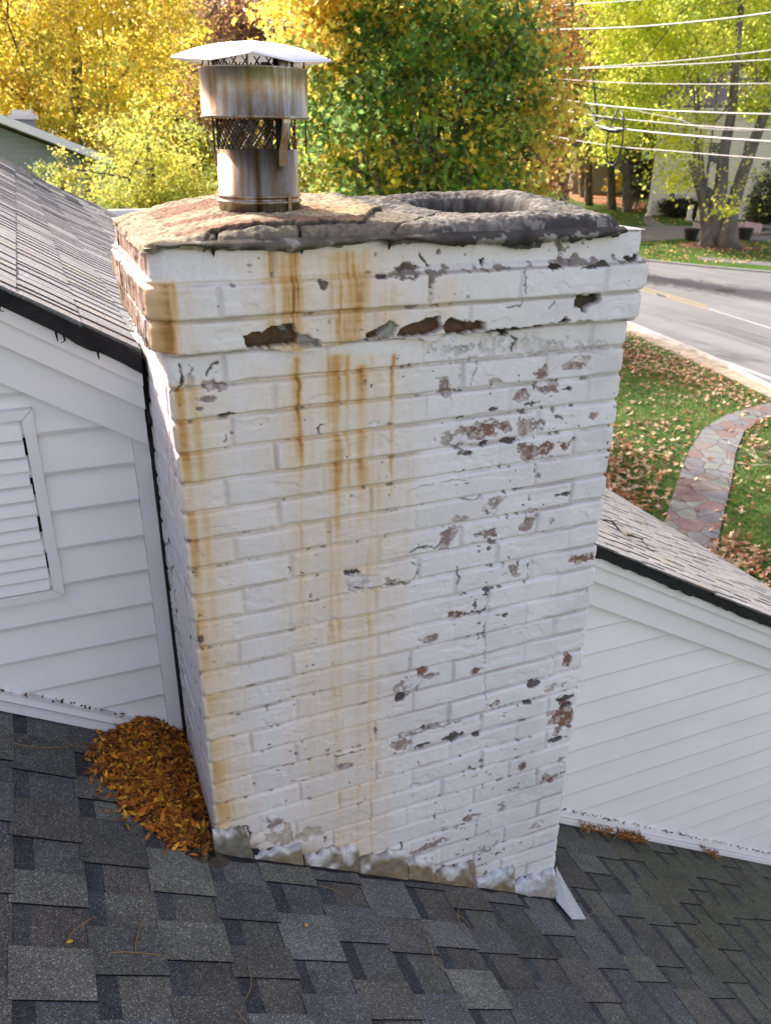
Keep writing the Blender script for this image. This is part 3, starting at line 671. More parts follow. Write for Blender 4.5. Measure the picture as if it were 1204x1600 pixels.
    mb.add(V, [(0, 1, 5, 4), (1, 2, 6, 5), (2, 3, 7, 6), (3, 0, 4, 7), (4, 5, 9, 8), (5, 6, 10, 9), (6, 7, 11, 10), (7, 4, 8, 11)], (.36, .34, .31)); mb.build('top_ledge', M_brick, chim, col_=True)
crown()
# hanging slab of old mortar under the crown, where the grey layer laps the top course
def crown_lip():
    rg = np.random.default_rng(31); V = []; F = []; C = []
    X = np.arange(.20, 1.19, .004); nx = len(X); rows = 9
    low = -.196-.006*vn(X*9, X*0, 130)-.0035*vn(X*45, X*0, 131)-.020*sm(.70, .76, X)*(1-sm(1.03, 1.12, X))*(.7+.6*fbm(X*40, X*0, 134))+.006*(X < .3)-.008*np.exp(-((X-.43)/.05)**2)
    for i, x in enumerate(X):
        for j in range(rows):
            t_ = j/(rows-1); z = -.178+(low[i]+.178)*t_
            y = 1.528-.016*math.sin(min(t_*1.25, 1)*math.pi/1.3)+.0022*float(vn(x*50, z*80, 132))+(.012*max(0, t_-.75)*4)
            V.append((x, y, z)); n = float(fbm(x*30, z*40, 133)); a = sm(.72, .78, x)
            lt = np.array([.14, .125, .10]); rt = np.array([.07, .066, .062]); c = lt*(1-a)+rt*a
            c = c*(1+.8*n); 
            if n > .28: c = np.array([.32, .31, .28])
            C.append(np.clip(c, .01, 1))
    idx = np.arange(nx*rows).reshape(nx, rows)
    F = np.stack([idx[:-1, :-1], idx[:-1, 1:], idx[1:, 1:], idx[1:, :-1]], -1).reshape(-1, 4)
    mk('crown_edge', V, F, M_crown, chim, colr=np.array(C), smooth=True)
crown_lip()
# step flashing along the foot
def flashing():
    rg = np.random.default_rng(17)
    # (px left, px right, px top-left y, top-right y, bottom-left y, bottom-right y)
    pieces = [((333, 1304), (384, 1293), (397, 1345), (333, 1352)), ((398, 1338), (470, 1322), (476, 1362), (392, 1358)), ((476, 1338), (560, 1325), (562, 1372), (474, 1370)), ((562, 1345), (634, 1328), (636, 1382), (560, 1374)), ((637, 1346), (678, 1343), (679, 1386), (636, 1383)),
              ((680, 1366), (742, 1350), (743, 1398), (678, 1390)), ((744, 1376), (803, 1355), (803, 1400), (742, 1399)), ((800, 1385), (866, 1358), (870, 1412), (800, 1404))]
    for i, P in enumerate(pieces):
        nx_, nz_ = 22, 16; V = []; C = []
        yf = YF-.0105-.002*(i % 2); Q = [onY(a, b, yf) for a, b in P]
        for a in range(nx_):
            s_ = a/(nx_-1)
            T = Q[0]*(1-s_)+Q[1]*s_; B_ = Q[3]*(1-s_)+Q[2]*s_
            for b in range(nz_):
                t_ = b/(nz_-1); p = T*(1-t_)+B_*t_
                wv = float(fbm(p[0]*14, p[2]*14, 140+i)); ed = min(s_, 1-s_, t_*.6)
                p = p+np.array([0, -.004*wv-.006*t_**2-(.004 if b > 0 else 0)-.0012*float(fbm(p[0]*45, p[2]*45, 151)), (.009*float(vn(p[0]*48, 0, 150))+.006*float(vn(p[0]*140, 0, 152)))*max(0, 1-3*t_)])
                n = float(fbm(p[0]*22, p[2]*22, 160)); dirt = float(sm(.12, .60, t_+1.1*n-(.06 if i > 5 else -.12)))
                if i == 7: dirt *= .65
                base = np.array([.60, .59, .57]) if i < 6 else np.array([.56, .57, .60])
                dc = np.array([.20, .155, .10]) if i not in (0,) else np.array([.15, .14, .105])
                if i in (0, 1) : dirt = max(dirt, float(sm(.0, .25, t_))*.85)
                n3_ = float(fbm(p[0]*75, p[2]*75, 165)); c = (base*(1-dirt)+dc*dirt*(1+.7*n))*(1+.5*n3_); V.append(p); C.append(np.clip(c, .02, 1))
        idx = np.arange(nx_*nz_).reshape(nx_, nz_); F = [tuple(int(q) for q in f) for f in np.stack([idx[:-1, :-1], idx[:-1, 1:], idx[1:, 1:], idx[1:, :-1]], -1).reshape(-1, 4)]
        # thickness: side returns
        o = len(V); V2 = [v+np.array([0, .012, 0]) for v in V]; V += V2; C += C
        for a in range(nx_-1): F += [(idx[a, 0], idx[a+1, 0], idx[a+1, 0]+o, idx[a, 0]+o)]
        for b in range(nz_-1): F += [(idx[0, b], idx[0, b]+o, idx[0, b+1]+o, idx[0, b+1]), (idx[-1, b], idx[-1, b+1], idx[-1, b+1]+o, idx[-1, b]+o)]
        F = [tuple(int(q) for q in f) for f in F]
        mk('step_flashing', V, F, M_flash, chim, colr=np.array(C), smooth=True)
    # folded tail of the last piece lying on the roof
    n_ = np.array([S1, 0, 1]); P0 = np.array([.175, 1.55, -1.643+.012])
    Q = [onP(a, b, P0, n_) for a, b in ((866, 1372), (878, 1385), (915, 1436), (893, 1436), (868, 1408))]
    V = [Q[0]+[0, 0, .05], Q[1]+[0, 0, .022], Q[2], Q[3], Q[4]+[0, 0, .004], Q[4]+[-.02, 0, .02]]
    mb = MB(); mb.prism([Q[4]+[0, 0, .004], Q[3], Q[2], Q[1]+[0, 0, .03], Q[0]+[0, 0, .055]], (0, 0, -.003), (.5, .51, .52))
    mb.build('flashing_tail', M_flash, chim, col_=True)
    # clump of old tar and moss at the front left foot
    V = []; C = []; n = 26
    c0 = onP(322, 1335, P0, n_)
    for i in range(n):
        for j in range(14):
            a = 2*math.pi*i/n; r_ = j/13; x = c0[0]+.045*r_*math.cos(a)*1.2; y = c0[1]+.03*r_*math.sin(a)-.004
            z = float(zlow(x))+.003+.022*(1-r_**2)*(1+1.6*float(fbm(x*90, y*90, 170))); V.append((x, y, z)); nn = float(fbm(x*80, y*80, 171))
            C.append(np.clip(np.array([.05, .042, .026])*(1+1.5*nn), .005, 1))
    F = [(i*14+j, ((i+1) % n)*14+j, ((i+1) % n)*14+j+1, i*14+j+1) for i in range(n) for j in range(13)]
    mk('foot_mortar', V, F, M_flash, chim, colr=np.array(C), smooth=True)
    # dark tar fillet along the whole foot
    rg = np.random.default_rng(19); V = []; F = []; xs = np.arange(XL-.01, XR+.01, .006)
    for i, x in enumerate(xs):
        z = float(zlow(x)); w_ = .022+.006*float(vn(x*20, 0, 172))
        V += [(x, YF+.002, z+.03), (x, YF-.012, z+.012), (x, YF-w_, z+.0095), (x, YF-w_-.004, z+.003)]
    for i in range(len(xs)-1):
        for q in range(3): F.append((4*i+q, 4*i+q+1, 4*i+5+q, 4*i+4+q))
    mk('tar_fillet', V, F, M_felt, chim)
flashing()

# ================================================================== FLUE CAP
def flue_cap():
    cx, cy_ = .452, 1.79
    root = empty('flue_cap', (cx, cy_, -.165), 'stained stainless steel flue cap with wind band, mesh and white-lit square lid', 'chimney cap')
    m, t, b = newmat('stained_steel'); v = coords(t, (1, 1, .05))
    g = t.nodes.new('ShaderNodeTexCoord'); 
    n = noise(t, 26, 5, .65, v); r1 = ramp(t, n.outputs[0], [(.30, (.07, .046, .02)), (.40, (.20, .15, .08)), (.50, (.30, .30, .27)), (.57, (.22, .175, .10)), (.64, (.42, .42, .38)), (.74, (.15, .105, .045))])
    v2 = coords(t, (1, 1, .6)); n3 = noise(t, 14, 5, .7, v2); r3 = ramp(t, n3.outputs[0], [(.46, 0), (.70, 1)])
    c = mix(t, r1.outputs[0], (.20, .115, .05), r3.outputs[0]); t.links.new(c, b.inputs['Base Color'])
    b.inputs['Metallic'].default_value = .92; b.inputs['Roughness'].default_value = .34
    M_steel = m
    M_lid = mat_plain('dull_steel_lid', (.80, .81, .82), .38, .75, nscale=9, lo=.95, hi=1.03)
    M_mesh = mat_plain('dark_mesh', (.05, .042, .035), .6, .6, nscale=30)
    r0 = .0835
    mb = MB(); mb.lathe([(r0-.002, -.03), (r0+.001, -.028), (r0+.001, .030), (r0+.004, .032), (r0+.004, .036), (r0, .038), (r0, .0415), (r0+.003, .043), (r0+.003, .046), (r0-.001, .048), (r0-.001, .132), (r0-.0025, .132), (r0-.0025, -.03)], (cx, cy_, -.165), 96)
    mb.build('base_pipe', M_steel, root, smooth=True).data.polygons.foreach_set('use_smooth', [True]*(96*12))
    z0, z1 = .022, .112; rb_ = .106
    mb = MB(); mb.lathe([(rb_, z0), (rb_+.003, z0+.001), (rb_+.003, z0+.005), (rb_, z0+.007), (rb_, z1-.003), (rb_+.0015, z1), (rb_-.001, z1), (rb_-.0015, z0), (rb_, z0)], (cx+.0, cy_, 0), 96)
    mb.build('wind_band', M_steel, root, smooth=True)
    # mesh: two families of inclined wires
    mb = MB(); rm = .079; nW = 22
    for k in range(nW):
        for s in (-1, 1):
            pts = []
            for i in range(7):
                z = -.045+(.128+.045)*i/6; a = 2*math.pi*k/nW+s*(z*9.5); pts.append((cx+rm*math.cos(a), cy_+rm*math.sin(a), z))
            mb.tube(pts, .0013, 4, cap=False)
    mb.build('spark_mesh', M_mesh, root)
    mb = MB(); mb.prism([(cx+.022, cy_-.068, -.05), (cx+.052, cy_-.06, -.05), (cx+.052, cy_-.06, .14), (cx+.022, cy_-.068, .14)], (.002, .004, 0)); mb.build('inner_baffle', M_dark, root)
    # straps (bent flat bars)
    def strap(ang, w_=.020):
        mbs = MB(); prof = [(r0+.002, -.062), (r0+.003, -.045), (r0+.004, -.033), (rb_-.010, -.012), (rb_-.004, .015), (rb_-.004, .10), (r0+.01, .13)]
        V = []; 
        for (r_, z) in prof:
            for sgn in (-1, 1):
                for dr_ in (0, .0016):
                    a = ang; px_ = cx+(r_+dr_)*math.cos(a)-sgn*w_/2*math.sin(a); py_ = cy_+(r_+dr_)*math.sin(a)+sgn*w_/2*math.cos(a); V.append((px_, py_, z))
        F = []
        for i in range(len(prof)-1):
            q = 4*i
            for a_, b_ in ((0, 1), (1, 3), (3, 2), (2, 0)): F.append((q+a_, q+b_, q+4+b_, q+4+a_))
        F += [(0, 2, 3, 1), (q+4, q+5, q+7, q+6)]
        mbs.add(V, F); mbs.build('strap', M_steel, root)
    for a in (-69, 60, 165): strap(R(a))
    mb = MB(); a = R(-62); 
    mb.prism([(cx+(r0+.004)*math.cos(a)-.003, cy_+(r0+.004)*math.sin(a), -.166), (cx+(r0+.004)*math.cos(a)+.006, cy_+(r0+.004)*math.sin(a)+.004, -.166), (cx+(r0+.004)*math.cos(a)+.004, cy_+(r0+.004)*math.sin(a)+.003, -.112), (cx+(r0+.004)*math.cos(a)-.002, cy_+(r0+.004)*math.sin(a), -.112)], (.0012, -.0016, 0)); mb.build('seam_tab', M_steel, root)
    for a in (200, 250, 340): mb = MB(); mb.tube([(cx+.1*math.cos(R(a)), cy_+.1*math.sin(R(a)), -.04), (cx+.1*math.cos(R(a)), cy_+.1*math.sin(R(a)), .13)], .0016, 5); mb.build('support_rod', M_mesh, root)
    # lid: square sheet, one corner toward the viewer, edges dished down between the corners
    n_ = 41; V = []; base = math.atan2(-cy_, -cx); hd = .160
    e1 = np.array([math.cos(base), math.sin(base)]); e2 = np.array([-e1[1], e1[0]])
    for i in range(n_):
        for j in range(n_):
            a = -1+2*i/(n_-1); b_ = -1+2*j/(n_-1)
            m_ = max(abs(a), abs(b_)); mn = min(abs(a), abs(b_)); rat = mn/m_ if m_ > 0 else 0
            p = (a+b_)/2*hd*e1+(b_-a)/2*hd*e2
            z = .159-.030*m_**2.2-.009*m_**2.2*(1-rat)**.8
            V.append((cx+p[0], cy_+p[1], z))
    idx = np.arange(n_*n_).reshape(n_, n_); F = np.stack([idx[:-1, :-1], idx[1:, :-1], idx[1:, 1:], idx[:-1, 1:]], -1).reshape(-1, 4)
    lid = mk('lid', V, F, M_lid, root, smooth=True); md = lid.modifiers.new('solid', 'SOLIDIFY'); md.thickness = .0014; md.offset = -1
flue_cap()

# ================================================================== LEAVES, NEEDLES AND TWIGS ON THE ROOF
def leaf_cloud(P, Nrm, size, aspect, cols, rg, tmpl='lance', curl=.25, spread=.5):
    """P positions, Nrm preferred normals (None = random); returns V,F,C"""
    n = len(P)
    if tmpl == 'lance': T = np.array([(-.5, 0, 0), (-.15, .5, curl), (.2, .42, curl), (.5, 0, 0), (.2, -.42, curl), (-.15, -.5, curl)]); 
    elif tmpl == 'maple': T = np.array([(-.5, 0, 0), (-.25, .32, .1), (-.12, .2, .0), (.05, .55, .15), (.16, .2, 0), (.6, 0, .1), (.16, -.2, 0), (.05, -.55, .15), (-.12, -.2, 0), (-.25, -.32, .1)])
    else: T = np.array([(-.5, 0, 0), (0, .5, curl), (.5, 0, 0), (0, -.5, curl)])
    T = T*np.array([1, aspect, aspect if tmpl != 'maple' else 1])
    if Nrm is None:
        q = rg.standard_normal((n, 3)); Nv = q/np.linalg.norm(q, axis=1, keepdims=True)
    else:
        q = np.asarray(Nrm)+spread*rg.standard_normal((n, 3)); Nv = q/np.linalg.norm(q, axis=1, keepdims=True)
    a = rg.standard_normal((n, 3)); A = np.cross(Nv, a); A /= np.linalg.norm(A, axis=1, keepdims=True); B = np.cross(Nv, A)
    s = (size*rg.uniform(.65, 1.25, n))[:, None, None] if np.isscalar(size) else np.asarray(size)[:, None, None]
    V = P[:, None, :]+s*(T[None, :, 0:1]*A[:, None, :]+T[None, :, 1:2]*B[:, None, :]+T[None, :, 2:3]*Nv[:, None, :])
    m = len(T); F = np.arange(n*m).reshape(n, m); C = np.repeat(cols, m, axis=0)
    return V.reshape(-1, 3), F, C
def pick(pal, n, rg, jit=.15, w_=None):
    pal = np.array(pal); i = rg.choice(len(pal), n, p=w_); return np.clip(pal[i]*(1+jit*rg.standard_normal((n, 1))), .01, .95)
def leaf_pile():
    rg = np.random.default_rng(21); n_ = np.array([S1, 0, 1]); P0 = np.array([.175, 1.55, -1.643])
    px = [(150, 1182), (160, 1162), (176, 1150), (262, 1146), (288, 1150), (300, 1200), (310, 1260), (325, 1325), (312, 1338), (285, 1330), (235, 1298), (190, 1262), (175, 1225), (160, 1200)]
    poly = np.array([onP(a, b, P0, n_)[:2] for a, b in px]); poly[:, 0] = np.minimum(poly[:, 0], XL-.001)
    def inside(x, y):
        ins = np.zeros(x.shape, bool); j = len(poly)-1
        for i in range(len(poly)):
            xi, yi = poly[i]; xj, yj = poly[j]; ins ^= ((yi > y) != (yj > y)) & (x < (xj-xi)*(y-yi)/(yj-yi+1e-12)+xi); j = i
        return ins
    def dist(x, y):
        d = np.full(x.shape, 9.)
        for i in range(len(poly)):
            a = poly[i]; b = poly[(i+1) % len(poly)]
            if a[0] > XL-.01 and b[0] > XL-.01: continue
            if a[1] > 1.9 and b[1] > 1.9: continue
            L2 = ((b-a)**2).sum(); t_ = np.clip(((x-a[0])*(b[0]-a[0])+(y-a[1])*(b[1]-a[1]))/L2, 0, 1); d = np.minimum(d, np.hypot(x-a[0]-t_*(b[0]-a[0]), y-a[1]-t_*(b[1]-a[1])))
        return d
    x = rg.uniform(-.25, .2, 60000); y = rg.uniform(1.35, 2.0, 60000); k = inside(x, y); x, y = x[k][:4600], y[k][:4600]
    d = dist(x, y); h = .006+.062*sm(0, .17, d)+.012*fbm(x*16, y*16, 210)*sm(0, .05, d); z = zlow(x)+h*rg.uniform(.75, 1.05, len(x))+.006
    P = np.stack([x, y, z], 1)
    cols = pick([(.50, .16, .02), (.58, .23, .025), (.32, .10, .015), (.72, .38, .04), (.13, .05, .015), (.42, .13, .02)], len(P), rg, .22)
    k2 = rg.random(len(P)) < .5; ex_ = rg.normal(0, .014, (len(P), 3))*np.array([1, 1, 0]); P = P+ex_*(d < .03)[:, None]; P[:, 0] = np.minimum(P[:, 0], XL-.004)
    P[:, 2] = np.maximum(P[:, 2], zlow(P[:, 0])+.010)
    V, F, C = leaf_cloud(P, np.tile([.3, -.2, 1.0], (len(P), 1)), rg.uniform(.015, .036, len(P)), .32, cols, rg, 'lance', .2, .5)
    n2 = 16; t2 = rg.uniform(0, 1, n2); px2 = np.interp(t2, [0, .35, .7, 1], [140, 168, 225, 300])-np.abs(rg.normal(0, 14, n2)); py2 = np.interp(t2, [0, .35, .7, 1], [1180, 1235, 1296, 1345])+np.abs(rg.normal(0, 9, n2))
    P2 = np.array([onP(a, b, P0+[0, 0, .012], n_) for a, b in zip(px2, py2)]); V2, F2, C2 = leaf_cloud(P2, np.tile([.45, 0, 1.], (n2, 1)), rg.uniform(.016, .036, n2), .32, pick([(.40, .15, .02), (.60, .32, .05), (.22, .08, .02)], n2, rg), rg, 'lance', .2, .25)
    F = np.vstack([F, F2+len(V)]); V = np.vstack([V, V2]); C = np.vstack([C, C2])
    o = mk('leaf_pile', V, F, M_litter, None, colr=C); tag(o, 'heap of orange brown willow-like leaves in the corner between siding and chimney', 'leaf pile', kind='stuff')
leaf_pile()
def debris():
    rg = np.random.default_rng(23)
    for (x0, x1, nn, sz, off) in ((-.6, .14, 60, .012, .058), (XR+.03, 2.9, 150, .011, .058)):
        x = rg.uniform(x0, x1, nn); P = np.stack([x, YW-.02+rg.uniform(-.01, .006, nn), zlow(x)+off+.003+.004*rg.random(nn)], 1)
        V, F, C = leaf_cloud(P, np.tile([0, -.3, 1.], (nn, 1)), sz, .5, pick([(.10, .055, .03), (.18, .09, .04), (.05, .035, .025)], nn, rg), rg, 'lance')
        o = mk('dry_debris', V, F, M_litter, None, colr=C); tag(o, 'dry leaf crumbs lying on the ledge of the base trim, '+('left' if x0 < 0 else 'right')+' of the chimney', 'debris', kind='stuff')
    P = []
    for c0, c1, nn in ((1.66, 1.84, 110), (1.86, 2.02, 230), (2.38, 2.48, 60)):
        x = rg.uniform(c0, c1, nn); P.append(np.stack([x, YW-.055+rg.uniform(-.03, .012, nn), zlow(x)+.014+.03*rg.random(nn)], 1))
    P = np.vstack(P); V, F, C = leaf_cloud(P, None, .03, .16, pick([(.34, .13, .03), (.22, .085, .025), (.42, .2, .05)], len(P), rg), rg, 'lance')
    o = mk('needle_clumps', V, F, M_litter, None, colr=C); tag(o, 'rusty clumps of dead pine needles caught under the right base trim', 'pine needles', kind='stuff')
debris()
def roofpt(px, py, h=.011):
    n_ = np.array([S1, 0, 1]); return onP(px, py, np.array([.175, 1.55, -1.643+h]), n_)
M_needle = mat_plain('dry_needle', (.30, .17, .06), .7, nscale=30)
def needles():
    L = [([(108, 1478), (115, 1455), (150, 1432)], 'curved tan pine needle touching a yellow leaf at lower left of the roof'), ([(170, 1491), (200, 1488), (265, 1495)], 'long level pine needle on the light shingle at lower left'), ([(212, 1488), (215, 1460), (228, 1432)], 'upright bent pine needle above the level one at lower left'),
         ([(388, 1510), (392, 1540), (380, 1565)], 'short pine needle standing upright left of the roof centre'), ([(368, 1578), (378, 1590), (386, 1600)], 'pine needle running off the bottom edge left of centre'), ([(100, 1158), (130, 1168), (160, 1158)], 'curved pine needle just under the left base trim'),
         ([(20, 1160), (60, 1168), (110, 1166)], 'thin pine needle lying under the left wall, farthest left'), ([(722, 1400), (716, 1435), (730, 1465)], 'looped pine needle in front of the right half of the chimney'), ([(712, 1430), (726, 1438), (736, 1458)], 'pine needle crossing the looped one before the chimney'),
         ([(668, 1466), (680, 1500), (704, 1524)], 'pair-tipped pine needle below the chimney middle'), ([(1088, 1438), (1100, 1465), (1145, 1502)], 'long bent pine needle on the right of the roof'), ([(1022, 1390), (1040, 1402), (1062, 1425)], 'straight pine needle on mossy shingles right of the chimney tail'),
         ([(1024, 1474), (1036, 1484), (1048, 1492)], 'short pine needle between the two long ones at lower right'), ([(905, 1436), (918, 1432), (932, 1420)], 'pine needle curling away from the flashing tail'), ([(1150, 1362), (1164, 1372), (1178, 1382)], 'pine needle near the right edge of the photo'),
         ([(500, 1384), (520, 1390), (538, 1400)], 'short pine needle close under the step flashing'), ([(690, 1376), (704, 1378), (716, 1379)], 'rusty needle tucked under the flashing foot'), ([(936, 1476), (944, 1486), (952, 1494)], 'small pine needle below the flashing tail')]
    for pts, lab in L:
        Q = [roofpt(*p) for p in pts]; A, B_, C_ = Q; P = [(1-t)**2*A+2*t*(1-t)*(2*B_-(A+C_)/2)+t*t*C_ for t in np.linspace(0, 1, 9)]
        mb = MB(); mb.tube(P, [.0009]*8+[.0004], 5); mb.build('pine_needle', M_needle, tag_=(lab, 'pine needle', 'pine needles scattered on the lower roof'))
    rg = np.random.default_rng(4)
    for (px, py, lab) in [(109, 1472, 'small yellow leaf at the end of a curved needle, lower left'), (478, 1446, 'small yellow leaf on a blue grey shingle below the chimney'), (300, 1245, None)][:2]:
        p = roofpt(px, py, .013)
        V, F, C = leaf_cloud(np.array([p]), np.array([[.5, 0, 1.]]), np.array([.016]), .5, np.array([[.70, .42, .04]]), rg, 'lance', .2, .02)
        mk('yellow_leaf', V, F, M_litter, None, colr=C, tag_=(lab, 'leaf', 'single yellow leaves on the lower roof'))
    # twig lying on the upper roof at right
    pts = [(940, 812), (955, 818), (968, 825), (980, 836), (1000, 845), (1015, 855), (1029, 862)]
    Pn = np.array([.547, 0, 1]); P0 = np.array([1.5, 2, float(zup(1.5))+.018])
    Q = [onP(a, b, P0, Pn)+np.array([0, 0, .012*math.sin(i*2.1)]) for i, (a, b) in enumerate(pts)]
    mb = MB(); mb.tube(Q, [.003, .0045, .003, .0045, .003, .0028, .0015], 6)
    for i in (1, 3, 4): mb.tube([Q[i], Q[i]+np.array([.018, -.014, .008])], [.0028, .001], 5)
    mb.build('twig', mat_plain('twig_bark', (.09, .065, .05), .9, nscale=30), tag_=('knobbly grey twig lying across the right-hand upper roof', 'twig'))
needles()

# ================================================================== GROUND
ZG = -GZ
def gp(px, py, h=0): return onZ(px, py, ZG+h)
def mat_grass(name, a, b_, c_):
    m, t, b = newmat(name); v = coords(t); n = noise(t, .6, 6, .6, v); n2 = noise(t, 9, 6, .75, v); n3 = noise(t, .22, 3, .5, v)
    r = ramp(t, n.outputs[0], [(.30, a), (.52, b_), (.72, c_)]); r2 = ramp(t, n2.outputs[0], [(.25, .5), (.75, 1.55)])
    c = mix(t, r.outputs[0], r2.outputs[0], 1, 'MULTIPLY'); t.links.new(c, b.inputs['Base Color']); b.inputs['Roughness'].default_value = .95; b.inputs['Specular IOR Level'].default_value = .1
    bump(t, b, n2.outputs[0], .8, .06); return m
M_lawn = mat_grass('lawn_grass', (.028, .075, .012), (.05, .11, .016), (.09, .11, .03))
def mat_asph():
    m, t, b = newmat('road_asphalt'); v = coords(t); n = noise(t, .35, 6, .6, v); n2 = noise(t, 30, 4, .7, v); v3 = coords(t, (.3, .05, 1)); n4 = noise(t, 3, 5, .6, v3)
    r = ramp(t, n.outputs[0], [(.3, (.14, .143, .147)), (.7, (.185, .187, .19))]); r2 = ramp(t, n2.outputs[0], [(.3, .82), (.7, 1.15)]); r4 = ramp(t, n4.outputs[0], [(.4, .86), (.6, 1.08)])
    c = mix(t, r.outputs[0], r2.outputs[0], 1, 'MULTIPLY'); c = mix(t, c, r4.outputs[0], 1, 'MULTIPLY'); t.links.new(c, b.inputs['Base Color']); b.inputs['Roughness'].default_value = .85; bump(t, b, n2.outputs[0], .4, .01); return m
M_asph = mat_asph()
def sheet(name, P, mat, h, kind='structure', label=None):
    V = [(p[0], p[1], ZG+h) for p in P]; return mk(name, V, [tuple(range(len(V)))], mat, None, tag_=(label, None, None, kind))
sheet('ground', [(-500, -300), (600, -300), (600, 700), (-500, 700)], M_lawn, 0)
def L2(a, b, t): return (a[0]+(b[0]-a[0])*t, a[1]+(b[1]-a[1])*t)
def road():
    near = [gp(1204, 604), gp(1100, 553), gp(985, 506), gp(940, 489)]; fr = [gp(1204, 427), gp(1100, 418), gp(1005, 408), gp(960, 404)]
    d1 = near[0]-near[1]; d2 = fr[0]-fr[1]; e1 = near[-1]-near[-2]; e2 = fr[-1]-fr[-2]
    u = lambda v: v/np.linalg.norm(v)
    A = [near[0]+u(d1)*60]+near+[near[-1]+u(e1)*70]; B = [fr[0]+u(d2)*60]+fr+[fr[-1]+u(e1*.5+e2*.5)*70]
    sheet('road', [tuple(p[:2]) for p in A]+[tuple(p[:2]) for p in B[::-1]], M_asph, .006)
    M_kerb = mat_plain('kerb_concrete', (.40, .39, .37), .85, nscale=5, lo=.75, hi=1.1)
    for nm, L in (('kerb', A), ('kerb', B)):
        mb = MB(); sg = -1 if L is A else 1
        for a, b in zip(L[:-1], L[1:]):
            t_ = u(b-a); n_ = np.array([-t_[1], t_[0], 0])*.0; wdt = .16
            nrm = np.array([t_[1], -t_[0], 0])*(wdt*(1 if L is A else -1))
            ctr = sum(B)/len(B) if L is A else sum(A)/len(A)
            if np.dot(nrm, ctr-a) > 0: nrm = -nrm
            P = [a, b, b+nrm, a+nrm]; mb.prism([(p[0], p[1], ZG) for p in P], (0, 0, .10 if L is B else .07))
        mb.build(nm, M_kerb, tag_=(None, None, None, 'structure'))
    # verge of sand and dust beside the near kerb
    M_pw = mat_plain('white_road_paint', (.42, .42, .41), .7, nscale=7, lo=.55, hi=1.05); M_py = mat_plain('yellow_road_paint', (.36, .27, .12), .7, nscale=7, lo=.7, hi=1.05)
    def line(name, pa, pb, wd, mt, h):
        a, b = gp(*pa), gp(*pb); t_ = u(b-a); n_ = np.array([-t_[1], t_[0], 0])*wd/2; sheet(name, [tuple((a+n_)[:2]), tuple((b+n_)[:2]), tuple((b-n_)[:2]), tuple((a-n_)[:2])], mt, h)
    line('yellow_line', (1000, 448), (1104, 478), .16, M_py, .010); line('yellow_line', (1000, 452.5), (1104, 482.5), .16, M_py, .010)
    line('white_line', (1104, 482), (1210, 515), .14, M_pw, .010); line('white_line', (985, 512), (1215, 596), .22, M_pw, .010)
    line('white_line', (1025, 460), (1045, 464), .3, M_pw, .010)
    c = gp(1133, 454); mb = MB(); P = [(c[0]+.42*math.cos(a), c[1]+.42*math.sin(a), ZG+.008) for a in np.linspace(0, 2*math.pi, 25)[:-1]]; mb.prism(P, (0, 0, .006)); mb.build('manhole_cover', mat_plain('cast_iron', (.09, .085, .08), .7, nscale=20), tag_=('round dark iron manhole cover set in the road', 'manhole cover'))
    # driveway across the road, sidewalk
    M_drive = mat_plain('driveway_asphalt', (.15, .15, .155), .85, nscale=1.2, lo=.8, hi=1.15)
    P = [gp(a, b)[:2] for a, b in [(940, 362), (985, 354), (1040, 352), (1110, 354), (1250, 362), (1250, 378), (1130, 374), (1060, 373), (1000, 377), (940, 380)]]; sheet('driveway', [tuple(p) for p in P], M_drive, .006)
    P = [gp(a, b)[:2] for a, b in [(1012, 352), (1004, 345), (1006, 336), (1016, 335), (1024, 344), (1040, 353)]]; sheet('front_path', [tuple(p) for p in P], M_drive, .010)
    P = [gp(a, b)[:2] for a, b in [(1090, 401), (1210, 410), (1210, 416), (1130, 409), (1090, 405)]]; sheet('sidewalk', [tuple(p) for p in P], M_drive, .006)
    M_mulch = mat_plain('mulch', (.14, .065, .04), .95, nscale=6, lo=.6, hi=1.5)
    c = gp(1122, 384); P = [(c[0]+2.2*math.cos(a)*(1+.15*math.sin(5*a)), c[1]+2.2*math.sin(a)) for a in np.linspace(0, 2*math.pi, 31)[:-1]]; sheet('mulch_bed', P, M_mulch, .008)
    P = [gp(a, b)[:2] for a, b in [(880, 303), (930, 301), (985, 306), (1010, 318), (1000, 330), (960, 322), (900, 314)]]; sheet('leaf_litter', [tuple(p) for p in P], mat_plain('far_leaf_litter', (.25, .11, .045), .95, nscale=2, lo=.5, hi=1.5), .008, 'stuff', 'brown leaf litter under the trees across the road')
    P = [gp(a, b)[:2] for a, b in [(940, 487), (985, 503), (1100, 550), (1204, 600), (1300, 650), (1300, 672), (1204, 622), (1130, 587), (1060, 556), (985, 522), (940, 505)]]; sheet('dusty_verge', [tuple(p) for p in P], mat_plain('dry_soil', (.30, .26, .19), .95, nscale=4, lo=.6, hi=1.3), .007)
road()
